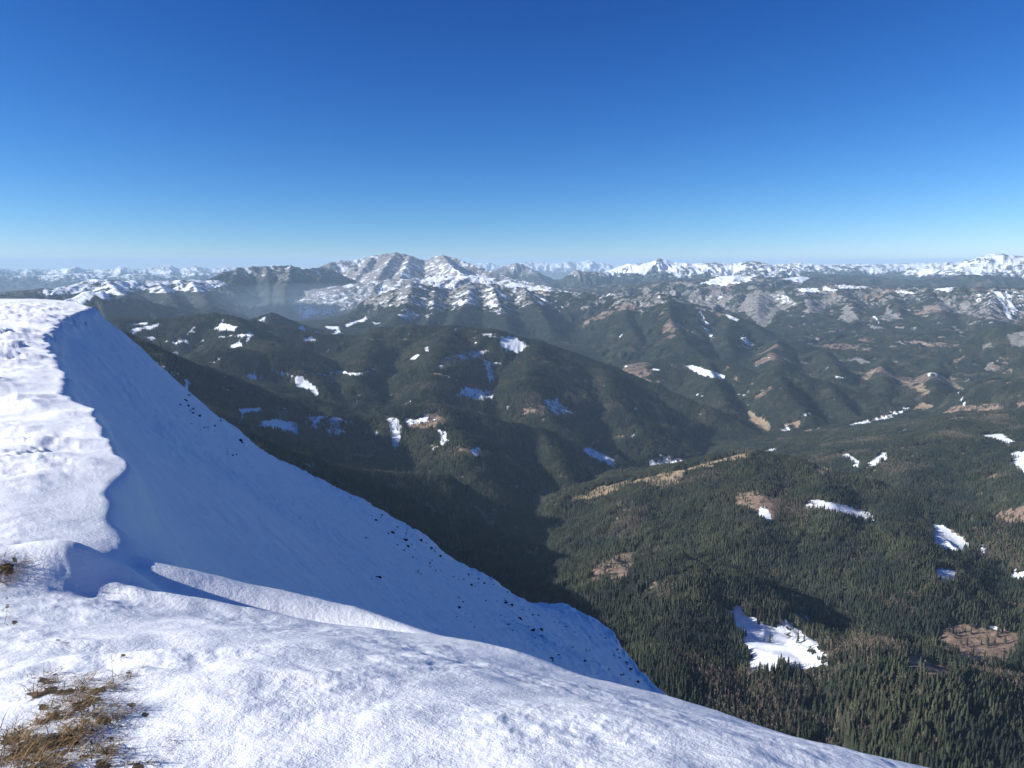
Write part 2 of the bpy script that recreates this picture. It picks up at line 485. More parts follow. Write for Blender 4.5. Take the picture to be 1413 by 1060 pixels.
def build_near():
    azs = angles(37.5, 0.088, 180, 60)
    azs = azs[:-1]                                   # closed ring: -180 and +180 meet
    rs = np.concatenate([[0.25, 0.5, 0.8, 1.1], np.geomspace(1.4, 11, 330), np.geomspace(11.1, 100, 290), np.geomspace(102, 1000, 40)])
    A, RR = np.meshgrid(azs, rs)
    x = RR * np.sin(A); y = RR * np.cos(A)
    z = near_height(x.ravel(), y.ravel()).reshape(x.shape)
    nr, nc = x.shape
    u, v = project(x, y, z)
    bare = np.zeros(x.shape)
    m = (RR < 11) & (y > 0.5)
    for (pu, pv, pr) in bare_spots:
        q = np.hypot((u - pu) / 1.15, v - pv) / pr
        bare = np.maximum(bare, np.where(m, np.clip(1.0 - 0.62 * q, 0, 1) * (1.0 if pr > 12 else 0.8), 0))
    bare = np.clip(bare * (0.82 + 1.7 * fbm(x * 8, y * 8, 4, 88)) - 0.10, 0, 1)
    verts = np.stack([x, y, z], -1).reshape(-1, 3)
    verts = np.concatenate([verts, [[0, 0, -1.6]]])
    i, j = np.meshgrid(np.arange(nr - 1), np.arange(nc), indexing='ij')
    j2 = (j + 1) % nc
    quads = np.stack([i * nc + j, i * nc + j2, (i + 1) * nc + j2, (i + 1) * nc + j], -1).reshape(-1, 4)
    quads = quads[:, ::-1]
    jj = np.arange(nc)
    tris = np.stack([np.full(nc, nr * nc), (jj + 1) % nc, jj], -1)
    me = raw_mesh("snow_ridge", verts, quads, tris)
    set_attr(me, "bare", np.concatenate([bare.ravel(), [0]]), 'FLOAT')
    me.shade_smooth()
    me.materials.append(M_NEAR)
    link("snow_ridge", me, kind="structure", label="bright windblown snow ridge with a sharp cornice and steep blue shaded flank")

build_near()

# ------------------------------------------------------------------ FAR: valley, hills, mountains
# ridge crests: (pixel u, pixel v, distance in km); slope; crest rounding m; gully strength; group
RIDGES = [
 # forested hills
 ("front", 0.48, 90, .30, [(640,760,3.0),(665,746,2.95),(704,720,2.9),(742,698,2.85),(783,684,2.8),(823,673,2.8),(856,667,2.8),(895,661,2.8),(946,650,2.8),(1000,637,2.8),(1040,633,2.8),(1073,638,2.78),(1117,651,2.72),(1187,667,2.65),(1228,686,2.6),(1292,705,2.5),(1351,716,2.42),(1413,742,2.35),(1500,770,2.3)]),
 ("front", 0.38, 60, .2, [(1040,633,2.8),(1055,690,2.35),(1035,750,2.02)]),
 ("front", 0.38, 60, .2, [(1228,686,2.6),(1250,750,2.1),(1280,812,1.8)]),
 ("knoll", 0.42, 60, .25, [(860,850,1.47),(900,815,1.5),(936,801,1.52),(965,798,1.52),(985,806,1.53)]),
 ("knoll", 0.42, 60, .25, [(936,801,1.52),(925,880,1.29),(930,930,1.11)]),
 ("mound", 0.42, 50, .2, [(1070,940,1.17),(1110,922,1.21),(1150,909,1.22),(1209,908,1.22),(1245,917,1.21),(1292,940,1.17)]),
 ("darkspur", 0.45, 50, .2, [(560,765,1.94),(640,775,1.98),(704,779,2.01),(724,786,2.01),(755,794,2),(772,806,1.99)]),
 ("left_low", 0.38, 60, .3, [(300,590,2.1),(358,612,2.18),(447,647,2.31),(507,656,2.39),(560,661,2.48),(619,665,2.52),(643,681,2.52),(661,700,2.5),(672,716,2.49)]),
 ("left_clear", 0.27, 70, .25, [(200,560,3.4),(281,557,3.5),(329,555,3.6),(388,552,3.65),(433,556,3.7),(462,567,3.7),(489,577,3.7)]),
 ("mid_low", 0.42, 70, .3, [(475,590,3.6),(530,571,3.6),(560,564,3.6),(605,566,3.6),(664,576,3.65),(709,590,3.7),(744,596,3.8),(798,614,3.95),(857,629,4.15),(896,641,4.25)]),
 ("mid_low", 0.42, 60, .3, [(605,566,3.6),(640,620,3.05),(668,682,2.75)]),
 ("center", 0.40, 110, .3, [(488,475,6.0),(520,458,5.8),(560,454,5.6),(619,454,5.5),(688,460,5.4),(738,474,5.4),(798,492,5.4),(827,504,5.4),(887,528,5.35),(917,543,5.3),(980,567,5.1),(1030,600,4.9)]),
 ("center", 0.40, 80, .3, [(619,454,5.5),(600,500,4.55),(585,545,4.15)]),
 ("center", 0.40, 80, .3, [(738,474,5.4),(725,530,4.4),(760,590,3.95)]),
 ("center", 0.40, 80, .3, [(827,504,5.4),(845,550,4.6),(880,600,4.25)]),
 ("center", 0.42, 80, .3, [(520,458,5.8),(500,500,4.8),(490,535,4.3)]),
 ("left_top", 0.30, 90, .3, [(100,452,6.2),(180,443,6.2),(219,445,6.1),(260,440,6.1),(293,437,6.0),(314,440,5.95),(370,451,5.9),(418,461,5.8),(477,467,5.8)]),
 ("left_top", 0.32, 80, .3, [(314,440,5.95),(350,470,5.2),(380,480,4.9)]),
 ("left_mid", 0.38, 70, .3, [(200,505,4.5),(254,501,4.6),(299,488,4.6),(329,485,4.6),(370,492,4.6),(406,507,4.5),(439,531,4.3),(459,558,4.1)]),
 ("left_spur", 0.38, 50, .3, [(120,450,3.6),(192,480,3.8),(225,489,3.8),(263,507,3.75),(299,525,3.7),(340,545,3.65)]),
 ("cone", 0.38, 60, .2, [(330,450,7.6),(355,441,7.5),(375,435,7.5),(400,443,7.5),(430,456,7.5)]),
 ("cone", 0.20, 80, .2, [(440,455,8.6),(480,446,8.8),(520,441,9.0),(560,445,9.0),(600,446,9.0)]),
 ("back_hill", 0.38, 80, .3, [(830,512,6.6),(870,503,6.6),(932,495,6.69),(976,498,6.69),(1010,507,6.5),(1041,522,6.21),(1072,516,6.11),(1103,521,6.11),(1139,531,6.11),(1176,541,6.11),(1213,553,6.11),(1234,562,6.11)]),
 ("right_hill", 0.36, 80, .35, [(960,506,7.88),(983,499,7.88),(1038,490,7.88),(1074,472,7.88),(1103,475,7.88),(1132,484,7.88),(1165,489,7.88),(1201,486,7.88),(1227,490,7.78),(1263,495,7.68),(1299,498,7.57),(1317,507,7.47),(1345,530,7.16)]),
 ("right_hill", 0.36, 60, .35, [(1201,486,7.88),(1215,515,7.26),(1240,550,6.74)]),
 ("right_top", 0.36, 80, .35, [(1300,492,8.45),(1328,481,8.34),(1354,462,8.24),(1372,453,8.24),(1413,450,8.24),(1550,440,8.24)]),
 ("right_low", 0.30, 60, .25, [(1290,580,5.6),(1345,547,5.7),(1413,522,5.8),(1550,480,6.0)]),
 ("back_hill", 0.50, 40, .4, [(976,498,6.65),(985,530,6.0),(1000,562,5.5)]),
 ("back_hill", 0.50, 40, .4, [(1072,516,6.1),(1085,545,5.65),(1110,570,5.4)]),
 ("back_hill", 0.50, 40, .4, [(1139,531,6.1),(1160,556,5.75),(1172,572,5.6)]),
 ("right_hill", 0.50, 40, .4, [(1074,472,7.83),(1066,490,7.19),(1075,506,6.64)]),
 ("right_hill", 0.50, 40, .4, [(1132,484,7.83),(1148,502,7.1),(1160,520,6.46)]),
 ("right_hill", 0.50, 40, .4, [(1227,490,7.83),(1215,510,7.01),(1222,535,6.28)]),
 ("right_hill", 0.50, 40, .4, [(1299,498,7.64),(1285,515,7.01),(1290,540,6.19)]),
 # mountains
 ("front_mount", 0.55, 12, .9, [(532,434,9.6),(552,410,9.8),(569,391,10.0),(600,396,10.2),(625,400,10.3),(650,391,10.2),(678,393,10.2),(722,398,10.2),(739,408,10.0),(766,422,9.7),(800,432,9.4),(831,446,9.0),(848,460,8.7),(856,475,8.4)]),
 ("front_mount", 0.55, 8, .9, [(569,391,10.0),(560,425,8.9),(545,442,8.5)]),
 ("front_mount", 0.55, 8, .9, [(600,396,10.2),(598,430,8.9),(590,447,8.4)]),
 ("front_mount", 0.55, 8, .9, [(650,391,10.2),(640,425,9.0),(625,446,8.4)]),
 ("front_mount", 0.55, 8, .9, [(678,393,10.2),(690,425,9.0),(700,450,8.3)]),
 ("front_mount", 0.55, 8, .9, [(722,398,10.2),(745,430,8.9),(760,455,8.2)]),
 ("massif", 0.25, 30, .5, [(470,395,12.5),(520,388,12.6),(590,384,12.6),(650,380,12.4),(700,388,12.2),(745,399,11.8),(780,403,11.5),(824,409,11.0)]),
 ("massif", 0.62, 10, 1.0, [(440,369,15.5),(467,360,15.7),(487,360,15.8),(515,353,16),(545,349,16),(566,353,16),(576,360,16),(586,360,16),(610,352,15.8),(637,360,15.6),(678,375,15.2),(712,387,15.0),(746,394,14.6),(780,402,14.0)]),
 ("massif", 0.60, 8, 1.0, [(545,349,16),(520,385,13.8),(495,420,12.0),(480,438,11.2)]),
 ("massif", 0.60, 8, 1.0, [(515,353,16),(490,385,14.6),(475,405,13.8)]),
 ("massif", 0.60, 8, 1.0, [(566,353,16),(556,375,14.4),(545,400,12.8)]),
 ("massif", 0.60, 8, .9, [(610,352,15.8),(625,370,14.4),(640,380,13.2)]),
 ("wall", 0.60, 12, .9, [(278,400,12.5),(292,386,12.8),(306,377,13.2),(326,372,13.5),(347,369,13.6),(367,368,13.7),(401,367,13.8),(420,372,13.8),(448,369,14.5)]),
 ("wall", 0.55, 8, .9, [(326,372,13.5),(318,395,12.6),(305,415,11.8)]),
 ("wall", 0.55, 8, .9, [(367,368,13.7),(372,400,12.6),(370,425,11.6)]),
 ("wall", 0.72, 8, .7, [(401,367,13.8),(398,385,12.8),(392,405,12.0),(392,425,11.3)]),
 ("rock_ridge", 0.50, 15, .9, [(739,401,10.8),(780,404,10.4),(824,409,10.0),(848,406,9.6),(868,410,9.4),(900,406,9.2),(922,408,9.1),(944,417,9.0),(973,426,8.9),(1009,437,8.7),(1038,450,8.5),(1062,465,8.3)]),
 ("rock_ridge", 0.50, 10, .9, [(868,410,9.4),(862,440,8.4),(880,470,7.6)]),
 ("rock_ridge", 0.50, 10, .9, [(922,408,9.1),(925,445,8.0),(950,480,7.2)]),
 ("plateau", 0.48, 30, .9, [(860,396,12.6),(900,392,12.6),(936,387,12.4),(973,390,12.2),(1009,392,12.0),(1038,395,11.8),(1103,398,11.6),(1165,398,11.5),(1201,398,11.5),(1249,399,11.4),(1281,399,11.2),(1336,398,11.0),(1372,397,11.0),(1413,399,11.0),(1560,396,11.0)]),
 ("plateau", 0.10, 80, .3, [(880,391,14.4),(936,386,14.4),(973,386,14.4),(1009,381,14.6),(1038,383,14.6),(1070,384,14.6),(1103,383,14.6),(1125,389,14.4),(1165,391,14.0),(1201,394,13.6),(1249,396,13.2),(1336,396,13.0),(1413,397,13.0),(1560,396,13.0)]),
 ("plateau", 0.48, 10, .9, [(1050,396,11.8),(1045,430,10.4),(1055,455,9.6)]),
 ("plateau", 0.48, 10, .9, [(1165,398,11.5),(1180,430,10.2),(1190,462,9.3)]),
 ("plateau", 0.48, 10, .9, [(1281,399,11.2),(1300,430,10.0),(1320,460,9.2)]),
 ("plateau", 0.48, 10, .9, [(1110,398,11.5),(1120,432,10.1),(1130,462,9.2)]),
 ("plateau", 0.48, 10, .9, [(1230,399,11.5),(1240,432,10.1),(1250,465,9.2)]),
 ("plateau", 0.48, 10, .9, [(1372,397,11.0),(1365,430,9.9),(1375,452,9.3)]),
 ("rock_ridge", 0.50, 10, .9, [(1009,437,8.7),(1000,465,7.9),(1010,490,7.3)]),
 ("front", 0.48, 40, .3, [(900,661,2.8),(880,720,2.35),(860,775,2.05)]),
 ("front", 0.48, 40, .3, [(1130,655,2.7),(1150,720,2.2),(1165,780,1.95)]),
 ("mid_low", 0.46, 40, .3, [(744,596,3.8),(775,650,3.2),(800,690,2.95)]),
 ("left_range", 0.45, 30, .9, [(-150,412,11.5),(0,404,11.5),(68,399,11.6),(102,394,11.8),(129,387,12),(146,387,12),(190,389,12.2),(217,389,12.3),(251,387,12.4),(292,387,12.6)]),
 ("left_range", 0.50, 10, .9, [(146,387,12),(165,405,10.9),(180,418,10.3)]),
 ("left_range", 0.50, 10, .9, [(217,389,12.3),(232,408,11.1),(245,422,10.4)]),
 ("left_range", 0.50, 10, .9, [(262,387,12.4),(275,405,11.4),(290,425,10.5)]),
 ("left_front", 0.45, 20, .7, [(60,425,8.8),(98,413,9),(122,402,9.1),(143,404,9.1),(163,413,9.1),(190,416,9.2),(231,425,9.3),(265,433,9.4),(295,439,9.4)]),
 # far
 ("blue_ridge", 0.22, 60, .6, [(1060,386,18),(1132,379,17.5),(1190,381,17),(1263,388,16.5),(1299,384,16.5),(1339,379,16.5),(1372,381,16.5),(1413,386,16.5),(1560,384,17)]),
 ("far_peak", 0.50, 15, .9, [(660,388,21),(678,376,21.5),(698,367,22),(712,362,22),(725,367,22),(739,377,21.5),(752,390,21)]),
 ("far_peak", 0.45, 15, .9, [(760,394,17.5),(769,388,17.8),(793,374,18),(814,375,18),(834,377,18),(848,382,18),(870,388,17.8)]),
 ("far_range", 0.32, 15, .9, [(830,378,21),(844,372,20.5),(865,365,20.5),(892,363,20),(911,357,20),(929,361,20),(954,364,20),(980,362,20),(1009,364,20),(1038,360,20),(1055,366,20.5),(1090,372,21)]),
 ("far_range", 0.30, 15, .8, [(1052,368,26),(1081,364,26),(1103,362,26),(1125,365,26),(1172,367,27),(1209,368,27)]),
 ("far_range", 0.25, 20, .6, [(1100,366,34),(1172,364,34),(1209,365,34),(1263,363,34),(1317,362,34),(1400,362,34),(1560,360,34)]),
 ("far_range", 0.32, 15, .8, [(1262,372,22.5),(1278,368,22.5),(1305,367,22.5),(1340,365,22.3),(1352,356,22.2),(1368,349,22),(1383,350,22),(1395,352,22),(1413,354,22),(1450,362,22),(1560,366,22)]),
 ("horizon_range", 0.30, 20, .9, [(-200,372,40),(0,371,40),(25,377,40),(44,371,40),(61,375,40),(78,372,40),(105,368,39),(120,373,39),(136,372,39),(150,375,38),(166,368,38),(190,374,38),(217,368,38),(234,366,38),(248,372,38),(268,367,38),(292,372,38),(312,369,38),(400,370,38),(500,370,38)]),
 ("horizon_range", 0.28, 20, .9, [(-200,380,33),(0,381,32),(60,380,32),(110,377,31),(150,381,31),(200,377,30),(250,381,30),(270,376,30),(310,380,30)]),
 ("horizon_range", 0.35, 20, .9, [(600,366,48),(657,362,48),(674,362,48),(690,367,48),(712,364,50),(729,361,50),(750,362,50),(766,363,50),(786,361,50),(800,362,50),(814,358,50),(822,362,50),(831,362,50),(844,366,50),(900,368,50),(1413,364,50)]),
 ("horizon_range", 0.20, 30, .7, [(-300,372,62),(100,371,62),(400,371,62),(706,369,64),(1000,367,62),(1413,365,62),(1700,365,62)]),
]
MOUNTAINS = {"front_mount", "massif", "wall", "rock_ridge", "plateau", "left_range", "left_front", "blue_ridge", "far_peak", "far_range", "horizon_range"}

base_ctrl = [(1413,1060,1.1),(1100,1060,1.0),(700,1060,0.9),(900,900,1.5),(700,880,1.6),(1250,1000,1.22),(1100,870,1.80),(1130,900,1.68),(1240,890,1.75),(1320,940,1.55),(1400,900,1.7),(1400,830,1.95),(1300,820,2.0),(960,770,2.15),(850,830,2.1),
  (795,822,2.34),(790,862,1.9),(805,842,2.12),(760,850,2.0),(730,800,2.45),(655,746,2.95),(560,700,2.7),(400,640,2.4),(300,560,3.0),(450,590,3.3),(468,560,4.6),(600,640,2.95),
  (760,670,3.4),(850,650,3.9),(920,646,4.4),(1060,594,5.4),(1150,585,5.8),(1220,574,6.1),(1270,562,6.3),
  (1000,622,4.3),(1100,622,4.2),(1200,650,3.5),(1250,683,3.15),(1413,690,2.95),(1413,625,3.8),(1250,602,4.4),(1300,570,4.9),(1413,570,4.9),(1150,598,4.9),
  (380,530,4.4),(250,520,4.1),(480,500,5.2),(430,480,6.6),(300,462,6.9),(450,462,8.3),(560,452,8.6),(700,463,8.3),(856,482,8.0),
  (950,482,8.1),(1067,474,9.4),(1200,484,10.3),(1300,482,10.4),(1413,476,10.5),
  (100,455,8.0),(250,443,10.4),(350,440,10.8),(440,440,11.0),(200,425,13.5),(500,400,14.5),(860,412,13.0),(900,402,15),(1200,404,14.5)]
base_ctrl += [(uu, 362 + 1020 * 1050 / (dd * 1000.0), dd) for dd in (18, 25, 35, 50, 75) for uu in (-300, 100, 450, 800, 1100, 1413, 1700)]
bp = []
for (u_, v_, d_) in base_ctrl:
    w_ = at(u_, v_, d_ * 1000.0)
    bp.append((math.atan2(w_[0], w_[1]) * 3.0, math.log(d_), w_[2]))
for (u_, d_, z_) in [(450,2.95,-960),(550,3.0,-1050),(620,2.9,-1080),(960,1.93,-980),(1200,1.5,-900),(1120,1.48,-890),(1100,9.0,-1330),(1250,9.0,-1340),(1380,9.0,-1300),(1020,8.6,-1280),(1180,6.75,-1300),(1290,6.2,-1290),(1000,7.1,-1150),(1100,6.9,-1200),(1250,6.95,-1200),(1360,6.7,-1140),(840,6.4,-1060),(900,7.4,-1080),(1150,6.9,-1290),(1000,5.9,-1200),
                     (470,4.15,-900),(560,4.25,-1010),(650,4.3,-1070),(750,4.45,-1130),(840,4.65,-1180),(520,7.2,-860),(650,7.0,-900),(760,7.0,-960),(300,5.3,-760),(200,5.2,-720),
                     (1050,2.3,-1000),(1200,2.95,-1060),(1350,2.75,-1040),(950,3.4,-1120)]:
    w_ = at(u_, 500, d_ * 1000.0); bp.append((math.atan2(w_[0], w_[1]) * 3.0, math.log(d_), z_))
bp = np.array(bp)
BASE_m = tps_fit(bp[:, :2], bp[:, 2], 0.01)

groups = []
for r_ in RIDGES:
    if r_[0] not in groups: groups.append(r_[0])

def far_grid():
    azs = angles(38.0, 0.082, 68, 20)
    rs = np.concatenate([np.geomspace(620, 1000, 14), np.geomspace(1010, 6000, 235), np.geomspace(6020, 17000, 345), np.geomspace(17100, 75000, 175)])
    A, RR = np.meshgrid(azs, rs)
    x = (RR * np.sin(A)).astype(f32); y = (RR * np.cos(A)).astype(f32)
    base = tps_eval(BASE_m, A * 3.0, np.log(RR / 1000.0)).astype(f32)
    base = np.clip(base, -1400, -420)
    base = base + (13 * fbm(x / 420, y / 420, 4, 101) + 50 * fbm(x / 2600, y / 2600, 3, 103)) * sstep(900, 1500, RR).astype(f32)
    z = base.copy()
    gid = np.full(z.shape, -1, np.int16)
    gdist = np.zeros(z.shape, f32)
    gul = np.zeros(z.shape, f32)
    for k, (g, s, w, gs, pts) in enumerate(RIDGES):
        wp = [at(a, b, c * 1000.0) for a, b, c in pts]
        hs = [p[2] for p in wp]
        # subdivide with small crest noise so that skylines are not straight
        mtn = g in MOUNTAINS
        if not mtn: w = w * 0.5; gs = gs * 2.7
        if g in ('center', 'mid_low', 'left_low', 'left_mid', 'back_hill', 'right_hill', 'right_top', 'left_top'): s = s + 0.14
        rr_ = [math.hypot(p[0], p[1]) for p in wp]; aa = [math.atan2(p[0], p[1]) for p in wp]
        reach = (max(hs) + 1250) / s
        i0 = np.searchsorted(rs, min(rr_) - reach); i1 = np.searchsorted(rs, max(rr_) + reach)
        da = reach / min(rr_)
        j0 = np.searchsorted(azs, min(aa) - da); j1 = np.searchsorted(azs, max(aa) + da)
        if i1 <= i0 or j1 <= j0: continue
        sl = (slice(i0, i1), slice(j0, j1))
        X, Y = x[sl], y[sl]
        L = float(np.clip(np.mean(rr_) / 12.0, 180, 1500))
        wx = fbm(X / L, Y / L, 3, 200 + k) * L * 0.30; wy = fbm(X / L, Y / L, 3, 300 + k) * L * 0.30
        d0, _, _ = seg_dist(X, Y, wp, hs)
        fade = np.clip(d0 / (L * 1.2), 0, 1)
        d, S, H = seg_dist(X + wx * fade, Y + wy * fade, wp, hs)
        drop = s * (np.sqrt(d * d + w * w) - w)
        lam = L * (0.36 if mtn else 1.05)
        amp = gs * (150 if mtn else 105) * np.clip(lam / 300, 0.45, 2.2)
        Sx = S + lam * 0.8 * fbm(X / (lam * 1.3), Y / (lam * 1.3), 3, 450 + k)
        gl = ridged(Sx / lam + 13.7 * k, d / (lam * 3.2), 4, 400 + k, 0.6)
        zz = H - drop + amp * (gl - 0.25) * np.clip(d / (lam * 1.5), 0.0, 1.0) - 0
        cr = noise(S / (lam * 0.35), S * 0 + k, 500 + k) * (lam * (0.05 if mtn else 0.012)) + noise(S / (lam * 0.13), S * 0 + k, 600 + k) * (lam * (0.02 if mtn else 0.0))
        zz = zz + cr * np.exp(-d / (lam * 0.8))
        cur = z[sl]
        kk = 26.0 if not mtn else 18.0
        h = np.maximum(kk - np.abs(cur - zz), 0) / kk
        new = np.maximum(cur, zz) + h * h * kk * 0.25
        win = zz > cur
        z[sl] = new
        gi = gid[sl]; gi[win] = groups.index(g)
        gdn = gdist[sl]; gdn[win] = d[win]
        gg = gul[sl]; gg[win] = gl[win]
    mk = sstep(6500, 9500, RR).astype(f32)
    z = z + (1 - mk) * (15 * ridged(x / 420, y / 420, 3, 79)) * sstep(1000, 1500, RR)
    z = z + mk * 17 * fbm(x / 110, y / 130, 3, 80) * (gid >= 0)
    z = z + mk * 16 * ridged(x / 330, y / 330, 3, 77) * np.clip((z + 1000) / 500, 0.1, 1) + (1 - mk) * 4 * fbm(x / 90, y / 90, 3, 78)
    # below the snow ridge the land stays under it
    z = np.where(RR < 1000, np.minimum(z, -800 - (1000 - RR) * 0.3), z)
    return azs, rs, A, RR, x, y, z, gid, gdist, gul

azs, rs, FA, FR, FX, FY, FZ, FG, FGD, FGUL = far_grid()
elev = FZ / FR
runmax = np.maximum.accumulate(elev, axis=0)
prevmax = np.vstack([np.full((1, elev.shape[1]), -9.0), runmax[:-1]])
FU, FV = project(FX, FY, FZ)

def normals_of(X, Y, Z):
    dxi = np.gradient(X, axis=0); dyi = np.gradient(Y, axis=0); dzi = np.gradient(Z, axis=0)
    dxj = np.gradient(X, axis=1); dyj = np.gradient(Y, axis=1); dzj = np.gradient(Z, axis=1)
    nx = dyj * dzi - dzj * dyi; ny = dzj * dxi - dxj * dzi; nz = dxj * dyi - dyj * dxi
    l = np.sqrt(nx * nx + ny * ny + nz * nz) + 1e-9
    return nx / l, ny / l, nz / l
FNX, FNY, FNZ = normals_of(FX, FY, FZ)

